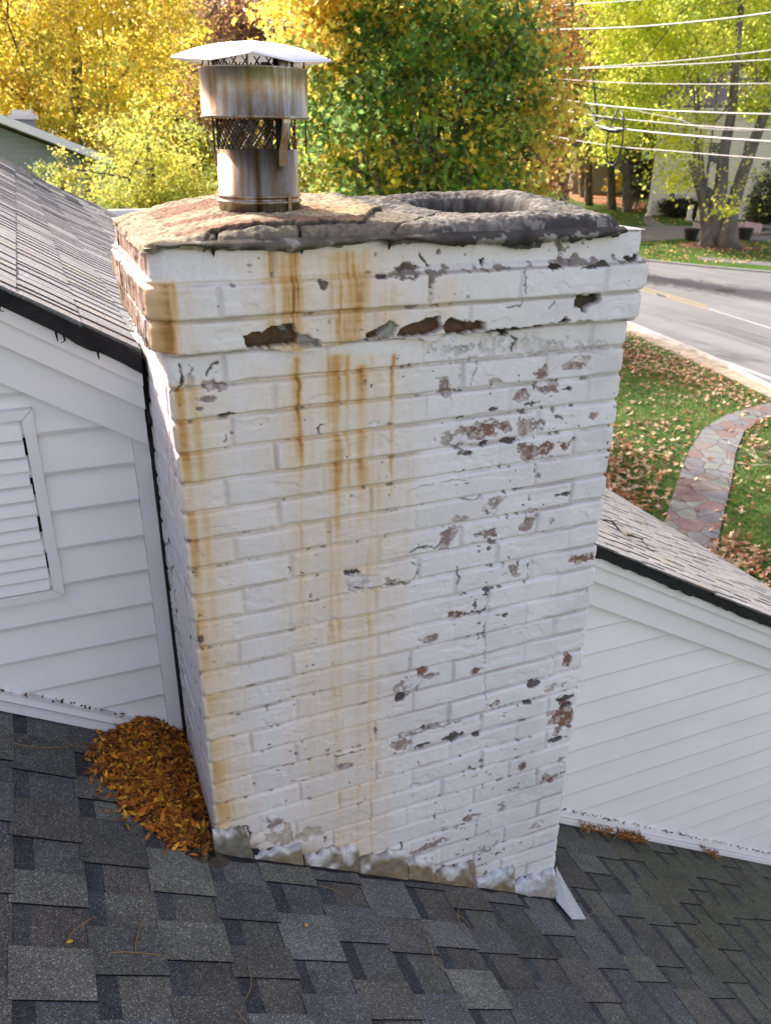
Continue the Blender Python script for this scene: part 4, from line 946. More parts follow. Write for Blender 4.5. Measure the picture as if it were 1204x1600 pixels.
def path():
    m, t, b = newmat('flagstone'); v = coords(t); n0 = noise(t, 3, 3, .5, v)
    w_ = t.nodes.new('ShaderNodeMix'); w_.data_type = 'VECTOR'; w_.inputs[0].default_value = .06; t.links.new(v, w_.inputs[4]); t.links.new(n0.outputs['Color'], w_.inputs[5])
    vo = t.nodes.new('ShaderNodeTexVoronoi'); vo.inputs['Scale'].default_value = 2.7; ve = t.nodes.new('ShaderNodeTexVoronoi'); ve.feature = 'DISTANCE_TO_EDGE'; ve.inputs['Scale'].default_value = 2.7
    for q in (vo, ve): q.voronoi_dimensions = '2D'; t.links.new(w_.outputs[1], q.inputs['Vector'])
    s_ = t.nodes.new('ShaderNodeSeparateColor'); t.links.new(vo.outputs['Color'], s_.inputs[0])
    r = ramp(t, s_.outputs[0], [(0, (.15, .105, .10)), (.25, (.145, .155, .165)), (.45, (.12, .12, .135)), (.62, (.165, .14, .125)), (.78, (.15, .17, .155)), (1, (.165, .115, .10))]); r.color_ramp.interpolation = 'CONSTANT'
    e = ramp(t, ve.outputs['Distance'], [(.012, 0), (.035, 1)]); n = noise(t, 12, 5, .6, v); rn = ramp(t, n.outputs[0], [(.3, .8), (.7, 1.15)])
    c = mix(t, r.outputs[0], rn.outputs[0], 1, 'MULTIPLY'); c = mix(t, (.085, .065, .045), c, e.outputs[0]); t.links.new(c, b.inputs['Base Color']); b.inputs['Roughness'].default_value = .8; bump(t, b, e.outputs[0], .6, .03)
    Lf = [(1000, 905), (1040, 810), (1055, 760), (1076, 705), (1099, 670), (1133, 650), (1170, 638), (1215, 626), (1260, 616)]; Rt = [(1110, 905), (1128, 810), (1142, 755), (1148, 710), (1162, 675), (1190, 655), (1235, 643), (1290, 632)]
    P = [gp(a, b)[:2] for a, b in Lf]+[gp(a, b)[:2] for a, b in Rt[::-1]]
    V = [(p[0], p[1], ZG+.03) for p in P]; n_ = len(V); V2 = [(p[0], p[1], ZG) for p in P]
    mk('path', V+V2, [tuple(range(n_))]+[(i, (i+1) % n_, (i+1) % n_+n_, i+n_) for i in range(n_)], m, None, tag_=(None, None, None, 'structure'))
    return np.array([p for p in P])
PATH = path()
def in_poly(poly, x, y):
    ins = np.zeros(x.shape, bool); j = len(poly)-1
    for i in range(len(poly)):
        xi, yi = poly[i]; xj, yj = poly[j]; ins ^= ((yi > y) != (yj > y)) & (x < (xj-xi)*(y-yi)/(yj-yi+1e-12)+xi); j = i
    return ins
def projn(P):
    w_ = P@CF; return 602+FPX*(P@CR)/w_, 800-FPX*(P@CU)/w_
def lawn_details():
    rg = np.random.default_rng(33)
    lawn = np.array([gp(a, b)[:2] for a, b in [(900, 486), (985, 520), (1100, 572), (1230, 640), (1330, 700), (1330, 1000), (900, 1000), (850, 700)]])
    x0, y0 = lawn.min(0); x1, y1 = lawn.max(0)
    # grass blades in tufts
    n = 150000; x = rg.uniform(x0, x1, n); y = rg.uniform(y0, y1, n); k = in_poly(lawn, x, y) & ~in_poly(PATH, x, y); x, y = x[k][:70000], y[k][:70000]; n = len(x)
    h = rg.uniform(.02, .055, n)*(1+.7*fbm(x*.9, y*.9, 200)); a = rg.uniform(0, 2*math.pi, n); w_ = .012
    dx, dy = np.cos(a)*w_, np.sin(a)*w_; lx, ly = rg.normal(0, .02, n), rg.normal(0, .02, n)
    V = np.stack([np.stack([x-dx, y-dy, np.full(n, ZG)], 1), np.stack([x+dx, y+dy, np.full(n, ZG)], 1), np.stack([x+lx, y+ly, ZG+h], 1)], 1).reshape(-1, 3)
    g = fbm(x*.5, y*.5, 201)+.2*rg.standard_normal(n)
    c = np.where((g > .16)[:, None], np.array([.11, .18, .025]), np.where((g > -.12)[:, None], np.array([.055, .14, .016]), np.array([.03, .095, .012])))*rg.uniform(.75, 1.25, (n, 1))
    o = mk('grass', V, np.arange(3*n).reshape(n, 3), M_leaf, None, colr=np.repeat(c, 3, axis=0)); tag(o, 'short green lawn grass between the house and the road', 'grass', kind='stuff')
    # fallen leaves
    n = 60000; x = rg.uniform(x0, x1, n); y = rg.uniform(y0, y1, n)
    d = fbm(x*.45, y*.45, 205)+.35*fbm(x*2, y*2, 206); P3 = np.stack([x, y, np.full(n, ZG)], 1); u_, v_ = projn(P3)
    heavy = sm(0, 1, (v_-(822+.30*(u_-1120)))/30)*(u_ > 1105)*.6; heavy2 = sm(560, 700, 700-np.abs(u_-960)*0+0*v_)*0
    band = np.exp(-((v_-(560+.35*(u_-1000)))/26)**2)*.8+np.exp(-((u_-965)/32)**2)*sm(690, 740, v_)*.9
    pr = np.clip(.05+.30*sm(-.05, .35, d)+.9*heavy+.45*band, 0, 1)*np.where(in_poly(PATH, x, y), .12+heavy, 1)
    k = in_poly(lawn, x, y) & (rg.random(n) < pr); x, y = x[k][:9500], y[k][:9500]; n = len(x)
    P = np.stack([x, y, ZG+rg.uniform(.03, .07, n)], 1)
    V, F, C = leaf_cloud(P, np.tile([0, 0, 1.], (n, 1)), .115, .9, pick([(.38, .23, .13), (.50, .34, .21), (.22, .095, .045), (.30, .12, .04), (.58, .44, .31), (.46, .29, .18)], n, rg, .15), rg, 'maple', .2, .45)
    o = mk('fallen_leaves', V, F, M_litter, None, colr=C); tag(o, 'tan and rust maple leaves scattered over the front lawn', 'fallen leaves', kind='stuff')
    n = 2600; u_ = rg.uniform(900, 1204, n); v_ = rg.uniform(300, 410, n); P = np.array([onZ(a, b, ZG+.04) for a, b in zip(u_, v_)])
    ok = ((v_ > 376) | (v_ < 350)); P = P[ok]; n = len(P)
    V, F, C = leaf_cloud(P, np.tile([0, 0, 1.], (n, 1)), .16, .9, pick([(.45, .30, .14), (.30, .14, .06), (.6, .45, .1)], n, rg), rg, 'maple', .2, .4)
    o = mk('fallen_leaves', V, F, M_litter, None, colr=C); tag(o, 'sparse fallen leaves on the grass strip across the road', 'fallen leaves', kind='stuff')
    # tangle of pale dry stems beside the path
    mb = MB(); c = gp(1180, 718)
    for i in range(11):
        a = rg.uniform(0, 6.28); r_ = rg.uniform(.35, .9); q = c+np.array([rg.uniform(-.5, .8), rg.uniform(-.5, .5), 0])
        P = [q+np.array([r_*math.cos(a+t), r_*.8*math.sin(a+t), .05+.10*math.sin(t*1.3)]) for t in np.linspace(0, rg.uniform(1.2, 3.0), 10)]
        mb.tube(P, .006, 4)
    mb.build('dry_stems', mat_plain('dry_stem', (.34, .31, .22), .8), tag_=('tangle of pale dry plant stems on the grass beside the flagstone path', 'dry stems'))
lawn_details()

# ================================================================== TREES
def tree(name, label, cat, base, blobs, nleaf, size, pal, trunk=(.3, .1), tmpl='quad', aspect=.8, group=None, limbs=10, seed=1, clump=.35, per=60, stems=None, weights=None, hue=None, shell=.55, stem_mat=None):
    """blobs: list of (centre xyz, radii xyz); leaves gather in clumps through the crown volume"""
    rg = np.random.default_rng(seed); root = empty(name, base, label, cat, group)
    B = [(np.array(c, float), np.array(r, float)) for c, r in blobs]; vol = np.array([np.prod(r)**(2/3) for c, r in B]); pr = vol/vol.sum()
    nc = max(8, nleaf//per); bi = rg.choice(len(B), nc, p=pr)
    d = rg.standard_normal((nc, 3)); d /= np.linalg.norm(d, axis=1, keepdims=True); rr = shell+(1-shell)*rg.random((nc, 1))
    rr = rr*(1+.12*rg.standard_normal((nc, 1)))
    CC = np.array([B[i][0] for i in bi])+d*np.array([B[i][1] for i in bi])*rr
    ci = rg.integers(nc, size=nleaf); cs = clump*rg.uniform(.6, 1.4, nc)
    P = CC[ci]+rg.standard_normal((nleaf, 3))*cs[ci][:, None]*np.array([1, 1, .62])
    # clumps share a hue
    pal = np.array(pal); np_ = len(pal)
    if hue is None: hc = rg.choice(np_, nc, p=weights)
    else: hc = np.array([hue(c_, rg) for c_ in CC])
    hl = np.where(rg.random(nleaf) < .92, hc[ci], rg.choice(np_, nleaf, p=weights))
    tone = (1+.22*rg.standard_normal(nc))[ci][:, None]
    C = np.clip(pal[hl]*tone*(1+.12*rg.standard_normal((nleaf, 1))), .008, .9)
    Nn = d[ci]*.5+np.array([0, 0, .7])
    V, F, Cc = leaf_cloud(P, Nn, size, aspect, C, rg, tmpl, .22, .75)
    mk('crown', V, F, M_leaf, root, colr=Cc)
    base = np.array(base, float); mb = MB(); top = B[0][0]
    if stems is None:
        r0, r1 = trunk; mid = base*.5+top*.5+rg.normal(0, .15, 3)*np.array([1, 1, 0])*np.linalg.norm(top-base)*.2
        pts = [base-[0, 0, .2], base+[0, 0, .15], base*.7+mid*.3, mid, top, top+[0, 0, B[0][1][2]*.6]]
        mb.tube(pts, [r0*1.35, r0*1.1, r0*.95, r0*.8, r0*.5, r1*.4], 9)
    else:
        for pts, rs in stems: mb.tube(pts, rs, 9)
    mb.build('trunk', stem_mat or M_bark, root, smooth=True)
    mb = MB()
    for i in range(limbs):
        c_ = CC[rg.integers(nc)]; s_ = (base*.45+top*.55) if stems is None else np.array(stems[rg.integers(len(stems))][0][-2]); s_ = s_+(top-base)*rg.uniform(-.15, .25)
        m_ = (s_+c_)/2+rg.normal(0, .12, 3)*np.linalg.norm(c_-s_); mb.tube([s_, m_*.5+s_*.5+[0, 0, .0], m_, c_*.6+m_*.4, c_], [trunk[1]*.9, trunk[1]*.7, trunk[1]*.5, trunk[1]*.33, trunk[1]*.12], 5)
        for q in range(2):
            e = m_+rg.normal(0, .25, 3)*np.linalg.norm(c_-s_); mb.tube([m_, (m_+e)/2, e], [trunk[1]*.4, trunk[1]*.25, trunk[1]*.1], 4)
    mb.build('branches', stem_mat or M_bark, root)
    return root
def ground_at(D, px): p = far(px, 400, D); return (p[0], p[1], ZG)
YEL = [(.80, .63, .02), (.86, .72, .05), (.70, .50, .02), (.55, .38, .03), (.88, .78, .14), (.42, .42, .03)]
# big yellow tree, upper left
D = 26
tree('yellow_tree', 'large golden yellow tree filling the upper left behind the neighbour roof', 'tree', ground_at(D, 120), [(far(120, 90, D), (4.2, 3.5, 2.9)), (far(235, 60, D+1), (1.7, 2.2, 2.3)), (far(20, -20, D), (3.6, 3, 3.2)), (far(180, -90, D), (2.6, 3, 2.4)), (far(90, 200, D), (3.0, 2.6, 1.2)), (far(-160, 60, D), (3, 3, 3.8))], 48000, .115, YEL, (.26, .06), 'quad', .8, limbs=9, seed=22, clump=.30, per=55, shell=.35)
# yellow green bush-like tree in front of it
D = 15
YG = [(.52, .52, .04), (.64, .58, .05), (.36, .43, .035), (.74, .62, .08), (.25, .33, .03)]
tree('round_tree', 'bushy yellow green tree rising just behind the left roof edge', 'tree', ground_at(D, 230), [(far(235, 262, D), (1.15, 1.1, 1.0)), (far(200, 330, D), (1.5, 1.2, .9)), (far(290, 330, D), (.9, 1, 1.0)), (far(230, 500, D), (1.5, 1.2, 2.2))], 30000, .06, YG, (.14, .05), 'lance', .5, limbs=14, seed=3, clump=.13, per=50, shell=.4)
tree('small_tree', 'small olive yellow shrub tree left of the bushy one, beside the neighbour house', 'tree', ground_at(D+1, 98), [(far(98, 290, D+1), (.42, .5, .55)), (far(110, 420, D+1), (.6, .6, 1.4))], 8000, .06, YG, (.07, .03), 'lance', .5, limbs=6, seed=4, clump=.10, per=40, shell=.3)
# maple, green with orange and yellow tips
D = 13
def mhue(c_, rg):
    u_, v_ = projn(np.array(c_)[None]); e = (u_[0]-700)/190; s_ = rg.random()
    if e > .72: return rg.choice([4, 5, 6, 4, 2])
    if u_[0] < 545 and v_[0] < 80: return rg.choice([3, 4, 5, 6])
    if s_ < .07+.16*max(0, e)+.12*(v_[0] < 60): return rg.choice([4, 6, 3])
    if s_ < .27: return rg.choice([3, 2, 2])
    return rg.choice([0, 0, 1, 1, 2])
MP = [(.06, .19, .03), (.13, .31, .04), (.30, .40, .04), (.76, .60, .05), (.80, .54, .04), (.78, .38, .035), (.84, .66, .09)]
tree('maple_tree', 'dense maple behind the chimney, dark green leaves turning yellow and orange at the right side', 'tree', ground_at(D, 660), [(far(665, 170, D), (2.05, 1.9, 2.0)), (far(560, 120, D), (1.15, 1.2, 1.9)), (far(800, 190, D), (.98, 1.0, 1.6)), (far(700, -60, D), (1.9, 1.7, 1.5)), (far(640, 330, D), (2.1, 1.8, 1.0)), (far(520, 0, D), (.9, 1, 1.1)), (far(660, 560, D), (1.9, 1.6, 1.3))], 56000, .088, MP, (.20, .07), 'maple', .9, limbs=34, seed=5, clump=.19, per=48, hue=mhue, shell=.45)
# right: big yellow green street tree with several stems
D = math.hypot(*gp(1122, 385)[:2]); f_ = lambda px, py, d=0: far(px, py, D+d)
st = [([f_(1112, 388), f_(1112, 376), f_(1118, 340), f_(1126, 290), f_(1130, 240), f_(1144, 170), f_(1150, 90), f_(1158, 0), f_(1164, -60)], [1.0, .72, .50, .38, .32, .25, .21, .17, .12]),
      ([f_(1136, 388, -.4), f_(1136, 372, -.4), f_(1142, 330), f_(1160, 270), f_(1180, 215), f_(1200, 160), f_(1225, 90)], [.85, .60, .42, .34, .30, .25, .15]),
      ([f_(1108, 388, -.6), f_(1104, 350), f_(1098, 310), f_(1090, 282), f_(1078, 250)], [.5, .38, .32, .26, .18]),
      ([f_(1118, 330), f_(1108, 300), f_(1092, 286)], [.28, .22, .12])]
YG2 = [(.68, .72, .05), (.78, .80, .08), (.50, .60, .04), (.84, .82, .14), (.32, .44, .035)]
M_trunk = mat_plain('grey_bark', (.15, .135, .12), .95, nscale=2, lo=.55, hi=1.4, bscale=5, bd=.08, vecscale=(1, 1, .3), spec=.1)
tree('street_tree', 'tall multi-stemmed yellow green tree on the grass strip across the road', 'tree', gp(1122, 385), [(f_(1005, 110, 3), (4.4, 3.5, 4.2)), (f_(1060, 20, 5), (6, 4, 4.6)), (f_(935, 40, 2), (3.2, 3, 4)), (f_(1190, 40, 6), (5, 4, 4.6)), (f_(1225, 130, 6), (2.6, 3, 2.4)), (f_(950, 190, 2), (2.2, 2.5, 2.2)), (f_(1065, 215, 1), (2.2, 2, 1.8)), (f_(1060, 272, 0), (1.4, 1.5, 1.3)), (f_(1130, 90, -1.5), (2.4, 1, 1.5)), (f_(1190, 150, -1.5), (1.3, 1, 1.0)), (f_(1100, 10, -1), (2.5, 1.2, 1.6)), (f_(1146, 318, -2.5), (1.0, .8, .55)), (f_(1163, 275, -2.5), (.5, .6, 1.0)), (f_(1080, -120, 4), (8, 6, 5))], 54000, .22, YG2, (.5, .10), 'quad', .8, limbs=12, seed=6, clump=.55, per=60, stems=st, shell=.3, stem_mat=M_trunk)
# trunks and crowns further back
for i, (px, py, D, lab) in enumerate([(910, 300, 84, 'slim dark trunked tree across the road, leftmost, by the beige house'), (946, 300, 80, 'dark trunked tree across the road, middle one before the beige house'), (970, 300, 78, 'dark trunked tree across the road nearest the hedges')]):
    tree('roadside_tree', lab, 'tree', ground_at(D, px), [(far(px+6, 170, D), (4.5, 4, 3.4)), (far(px-8, 60, D), (5, 4, 5))], 9000, .36, YG2 if i else YEL, (.40, .16), 'quad', .8, group='trees before the beige house', limbs=8, seed=60+i, clump=.8, per=50, shell=.3)
RUST = [(.30, .13, .06), (.40, .19, .07), (.24, .12, .08), (.45, .28, .10)]
tree('russet_tree', 'red brown tree behind the flue cap between the yellow tree and the maple', 'tree', ground_at(36, 370), [(far(375, 20, 36), (3.8, 3, 3.6)), (far(330, 120, 36), (2.5, 3, 3)), (far(440, 100, 37), (3, 3, 4))], 15000, .16, RUST, (.3, .14), 'quad', .8, limbs=30, seed=7, clump=.42, per=40, shell=.2)
tree('rusty_oak', 'rust orange tree showing between the maple and the street tree', 'tree', ground_at(44, 890), [(far(858, 80, 44), (1.35, 3, 3)), (far(858, 250, 44), (1.0, 2.5, 2.6))], 7000, .20, [(.42, .20, .05), (.50, .28, .05), (.33, .14, .05)], (.3, .14), 'quad', .8, limbs=12, seed=8, clump=.45, per=40, shell=.3)
bgl = [(60, 60, 55, YEL), (280, 150, 50, YEL), (420, 180, 60, YEL), (560, 150, 70, YG2), (700, 120, 75, YEL), (830, 60, 80, YG2), (900, 20, 95, YEL), (1010, 60, 110, YG2), (1100, 100, 115, YG2), (1200, 20, 100, YEL), (-120, 80, 60, YEL), (1320, 80, 95, YG2)]
labs = ['far golden tree at the left edge behind the large yellow tree', 'far yellow tree behind the flue cap', 'far yellow tree seen through the maple, left side', 'far green yellow tree behind the maple centre', 'far golden tree behind the maple right half', 'far green yellow tree between maple and street tree', 'distant golden tree above the beige house', 'distant green yellow tree behind the street tree crown', 'distant green yellow tree above the white house', 'distant golden tree at the upper right corner', 'far golden tree beyond the left picture edge', 'distant green yellow tree beyond the right picture edge']
for i, (px, py, D, pal) in enumerate(bgl):
    w_ = D*.10
    tree('far_tree', labs[i], 'tree', ground_at(D, px), [(far(px, py, D), (w_, w_, w_*.9)), (far(px+30, py+70, D), (w_*1.1, w_, w_*.8)), (far(px-25, py-60, D), (w_*.9, w_, w_*.8))], 7000, D*.0105, pal, (.35, .15), 'quad', .8, group='background trees', limbs=8, seed=80+i, clump=w_*.16, per=45, shell=.3)
# evergreens and clipped bushes before the houses
GRN = [(.020, .040, .014), (.030, .055, .018), (.016, .030, .012)]
def bush(name, label, px, pyb, wpx, hpx, seed, pal=GRN, size=.16, n=7000, D=None):
    b = gp(px, pyb); D = math.hypot(b[0], b[1]); s_ = math.hypot(D, GZ)/FPX; rx = wpx*s_/2; rz = hpx*s_/2*1.1
    return tree(name, label, 'shrub', b, [(b+np.array([0, 0, rz*.95]), (rx, rx, rz))], n, size, pal, (.12, .05), 'quad', .7, limbs=4, seed=seed, clump=rx*.14, per=35, shell=.55)
bush('evergreen_shrub', 'dark columnar evergreen left of the white wall across the road', 994, 326, 44, 74, 101)
bush('evergreen_shrub', 'dark pointed evergreen right of the bright gap across the road', 1030, 333, 40, 62, 102)
bush('hedge', 'low clipped dark hedge beside the front path across the road', 1062, 338, 60, 22, 103)
bush('round_bush', 'big round clipped bush at the right edge by the white house', 1196, 364, 66, 78, 104, [(.030, .055, .015), (.045, .08, .02)], .16, 9000)
bush('yellow_bush', 'small bright yellow bush between the dark trunks', 956, 306, 24, 26, 105, [(.62, .5, .05), (.7, .6, .1)], .3, 1500)
bush('evergreen_shrub', 'dark evergreen foundation shrub behind the hedge left of the street tree', 1085, 330, 30, 44, 106)

# ================================================================== HOUSES
M_glass = mat_plain('window_glass', (.10, .13, .17), .12, nscale=2, spec=.6)
def facade(root, A, B_, z0, z1, matc, wins, door=None, boards=.25):
    """wall between ground points A,B"""
    A = np.array(A, float); B_ = np.array(B_, float); L = np.linalg.norm((B_-A)[:2]); t_ = (B_-A)/np.linalg.norm(B_-A); n_ = np.array([t_[1], -t_[0], 0]); 
    if np.dot(n_, -A) < 0: n_ = -n_
    for (a, b, c, d) in wins:
        p = A+t_*a*L+n_*.02; w_ = MB(); w_.prism([(p[0], p[1], c), tuple((p+t_*(b-a)*L)[:2])+(c,), tuple((p+t_*(b-a)*L)[:2])+(d,), (p[0], p[1], d)], tuple(n_*.06))
        fr = w_.build('window', M_trim, root)
        for h0, h1 in ((.06, .48), (.52, .94)):
            q = MB(); e = .1; pp = A+t_*(a*L+e)+n_*.081; pq = A+t_*(b*L-e)+n_*.081; zz0, zz1 = c+(d-c)*h0, c+(d-c)*h1
            q.prism([(pp[0], pp[1], zz0), (pq[0], pq[1], zz0), (pq[0], pq[1], zz1), (pp[0], pp[1], zz1)], tuple(n_*.02)); q.build('pane', M_glass, fr)
def clap(name, c, ex, dark=.72):
    m, t, b = newmat(name); v = coords(t, (1, 1, 1/ex)); sx = t.nodes.new('ShaderNodeSeparateXYZ'); t.links.new(v, sx.inputs[0]); fr = t.nodes.new('ShaderNodeMath'); fr.operation = 'FRACT'; t.links.new(sx.outputs[2], fr.inputs[0])
    r = ramp(t, fr.outputs[0], [(0, tuple(x*dark for x in c)), (.10, c), (1, c)]); t.links.new(r.outputs[0], b.inputs['Base Color']); b.inputs['Roughness'].default_value = .6; bump(t, b, fr.outputs[0], .6, .02); return m
def far_house(name, label, A, B_, depth, zw, zr, mat, roofc, wins, gable='side'):
    A = np.array(A, float); B_ = np.array(B_, float); t_ = (B_-A)/np.linalg.norm(B_-A); n_ = np.array([-t_[1], t_[0], 0.])
    if np.dot(n_, A) < 0: n_ = -n_
    root = empty(name, (A+B_)/2*np.array([1, 1, 0])+np.array([0, 0, ZG]), label, 'house')
    C_, D_ = B_+n_*depth, A+n_*depth; g = lambda p, z: (p[0], p[1], z)
    mb = MB(); mb.prism([g(A, ZG), g(B_, ZG), g(C_, ZG), g(D_, ZG)], (0, 0, zw-ZG)); mb.build('wall', mat, root)
    mr = mat_plain(name+'_roof', roofc, .9, nscale=3, lo=.8, hi=1.15); mb = MB(); o = .5
    if gable == 'side':   # ridge parallel to the facade
        R1, R2 = (A+D_)/2-t_*o, (B_+C_)/2+t_*o; a, b, c_, d = A-t_*o-n_*o, B_+t_*o-n_*o, C_+t_*o+n_*o, D_-t_*o+n_*o
        for P in ([g(a, zw-.1), g(b, zw-.1), g(R2, zr), g(R1, zr)], [g(d, zw-.1), g(c_, zw-.1), g(R2, zr), g(R1, zr)]): mb.prism(P, (0, 0, .18))
        mb.build('roof', mr, root)
        mb = MB(); mb.prism([g(A, zw), g((A+D_)/2, zr-.1), g(D_, zw)], tuple(t_*.2)); mb.build('gable', mat, root); mb = MB(); mb.prism([g(B_, zw), g((B_+C_)/2, zr-.1), g(C_, zw)], tuple(-t_*.2)); mb.build('gable', mat, root)
        mb = MB(); mb.prism([g(a, zw-.28), g(b, zw-.28), g(b, zw-.1), g(a, zw-.1)], tuple(-n_*.05)); mb.build('eave_trim', M_trim, root)
    else:
        R1, R2 = (A+B_)/2-n_*o, (D_+C_)/2+n_*o; a, b, c_, d = A-t_*o-n_*o, B_+t_*o-n_*o, C_+t_*o+n_*o, D_-t_*o+n_*o
        mb.prism([g(a, zw-.15), g(R1, zr), g(R2, zr), g(d, zw-.15)], (0, 0, .16)); mb.prism([g(b, zw-.15), g(R1, zr), g(R2, zr), g(c_, zw-.15)], (0, 0, .16)); mb.build('roof', mr, root)
        mb = MB(); mb.prism([g(A, zw), g((A+B_)/2, zr-.05), g(B_, zw)], tuple(n_*.2)); mb.build('gable', mat, root)
        mb = MB(); h_ = .17
        for s_, e in ((a, R1), (b, R1)): mb.prism([g(s_, zw-.15+.16), g(e, zr+.16), g(e, zr+.16-h_), g(s_, zw-.15+.16-h_)], tuple(-n_*.06))
        mb.build('rake_trim', M_trim, root)
    facade(root, A, B_, ZG, zw, mat, wins)
    return root
# neighbour at upper left: grey green siding, gable toward us, brown roof falling right
D = 20
A = far(-200, 300, D); B_ = far(132, 300, D+1.0)
h1 = far_house('neighbour_house', 'grey green sided neighbour house with brown roof at the upper left edge', A*np.array([1, 1, 0]), B_*np.array([1, 1, 0]), 13, far(130, 247, D)[2], far(-30, 178, D)[2], clap('grey_siding', (.27, .30, .30), .11), (.24, .17, .12), [(.3, .4, -3.2, -2.0)], 'front')
M_cs = clap('chimney_box_siding', (.30, .36, .44), .11)
def nb_chimney():
    p = far(36, 200, D+3); s_ = (D+3)/FPX*1.08; mb = MB(); w_ = 20*s_
    mb.box((p[0]-w_/2, p[1]-w_/2, -2.5), (p[0]+w_*.75, p[1]+w_/2, far(36, 186, D+3)[2])); o = mb.build('chimney', M_cs, h1)
    mb = MB(); z = far(36, 186, D+3)[2]; mb.box((p[0]-w_*.7, p[1]-w_*.7, z), (p[0]+w_*.95, p[1]+w_*.7, z+.10)); mb.box((p[0]-w_*.5, p[1]-w_*.5, z+.1), (p[0]+w_*.7, p[1]+w_*.5, z+.2)); mb.build('chimney_cap', M_trim, o)
nb_chimney()
A = far(70, 300, 34); B_ = far(150, 300, 34)
far_house('rear_house', 'low house with plain tan brown roof just right of the grey neighbour house', A*np.array([1, 1, 0]), B_*np.array([1, 1, 0]), 8, far(100, 236, 34)[2], far(100, 208, 38)[2], clap('tan_siding', (.32, .25, .2), .15), (.26, .20, .16), [(.2, .4, -3.5, -2.2)])
A = gp(893, 303); B_ = gp(985, 300)
far_house('beige_house', 'beige house with white trimmed windows behind the dark trunks across the road', A, B_, 9, far(930, 240, math.hypot(*A[:2]))[2], far(930, 195, math.hypot(*A[:2])+5)[2], clap('beige_siding', (.34, .31, .27), .3), (.16, .14, .13), [(.15, .3, ZG+1.0, ZG+3.0), (.55, .68, ZG+.1, ZG+2.6), (.72, .85, ZG+1.0, ZG+3.0)])
A = gp(1010, 335); B_ = gp(1330, 352)
DA = math.hypot(*gp(1150, 345)[:2])
far_house('white_house', 'two storey cream white clapboard house behind the street tree at the right', A, B_, 10, far(1150, 165, DA)[2], far(1150, 95, DA)[2], clap('cream_siding', (.72, .70, .64), .55, .8), (.15, .14, .14),
          [(.27, .33, far(1100, 258, DA)[2], far(1100, 220, DA)[2]), (.43, .50, far(1150, 258, DA)[2], far(1150, 215, DA)[2]), (.62, .68, far(1200, 258, DA)[2], far(1200, 225, DA)[2]), (.10, .14, ZG+1, ZG+3), (.40, .46, ZG+.2, ZG+2.6)])
# dark garage band of the white house
def pots():
    M_pot = mat_plain('black_pot', (.02, .02, .022), .6); M_flag = mat_plain('faded_flag', (.62, .42, .42), .8, nscale=6, lo=.8, hi=1.2); M_pole = mat_plain('flag_pole', (.5, .5, .5), .5)
    def planter(px, py, label):
        b = gp(px, py); root = empty('planter', b, label, 'planter', 'planters across the road')
        mb = MB(); mb.lathe([(.0, 0), (.34, 0), (.46, .62), (.50, .62), (.50, .70), (.42, .70), (.40, .6), (0, .58)], b, 20); mb.build('pot', M_pot, root, smooth=False)
    planter(1078, 375, 'small black planter pot left of the street tree'); planter(1162, 374, 'small black planter pot right of the street tree')
    def flag(px, pyb, pyt, w_, label):
        b = gp(px, pyb); Df = math.hypot(b[0], b[1]); t_ = far(px, pyt, Df); root = empty('garden_flag', b, label, 'flag', 'small faded flags across the road')
        mb = MB(); mb.tube([b, t_], .02, 6); mb.build('pole', M_pole, root)
        V = []; F = []; n = 9; r_ = np.array([cy, -sy, 0]); h = (t_[2]-b[2])*.62
        for i in range(n):
            s_ = i/(n-1); wv = .09*math.sin(s_*5)
            for z in (t_[2]-.02-.25*s_*h, t_[2]-h*(1-.0*s_)-.3*s_*h*.5): V.append((t_[0]+r_[0]*w_*s_+sy*wv, t_[1]+r_[1]*w_*s_+cy*wv, z))
        F = [(2*i, 2*i+2, 2*i+3, 2*i+1) for i in range(n-1)]; o = mk('cloth', V, F, M_flag, root); o.modifiers.new('s', 'SOLIDIFY').thickness = .02
    flag(1083, 371, 346, 1.0, 'faded pink flag standing by the left black planter'); flag(1141, 364, 344, 1.1, 'faded pink flag just right of the street tree trunk'); flag(1164, 370, 345, 1.1, 'pale pink flag above the right black planter')
    M_st = mat_plain('white_ornament', (.65, .62, .6), .6)
    for (px, py, label) in [(992, 326, 'pale garden figure at the foot of the columnar evergreen'), (1013, 337, 'white garden figure at the bend of the front path'), (1075, 345, 'white garden figure before the hedge'), (1090, 345, 'small white garden figure nearest the street tree')]:
        b = gp(px, py); mb = MB(); mb.lathe([(0, 0), (.26, 0), (.28, .1), (.16, .35), (.22, .7), (.14, .85), (.17, 1.0), (.12, 1.15), (0, 1.2)], b, 14); mb.build('garden_ornament', M_st, None, True, (label, 'garden ornament', 'white garden ornaments across the road'))
    b = gp(1190, 366); mb = MB()
    for i in range(2): mb.box((b[0]-.6+.0, b[1]-.2, ZG+.05+i*.35), (b[0]+.7, b[1]+.3, ZG+.30+i*.35))
    mb.box((b[0]-.5, b[1]-.1, ZG), (b[0]-.35, b[1]+.2, ZG+.7)); mb.box((b[0]+.45, b[1]-.1, ZG), (b[0]+.6, b[1]+.2, ZG+.7)); mb.build('wooden_crate', mat_plain('grey_wood', (.3, .25, .2), .8), tag_=('low slatted wooden crate in front of the round bush', 'crate'))
pots()

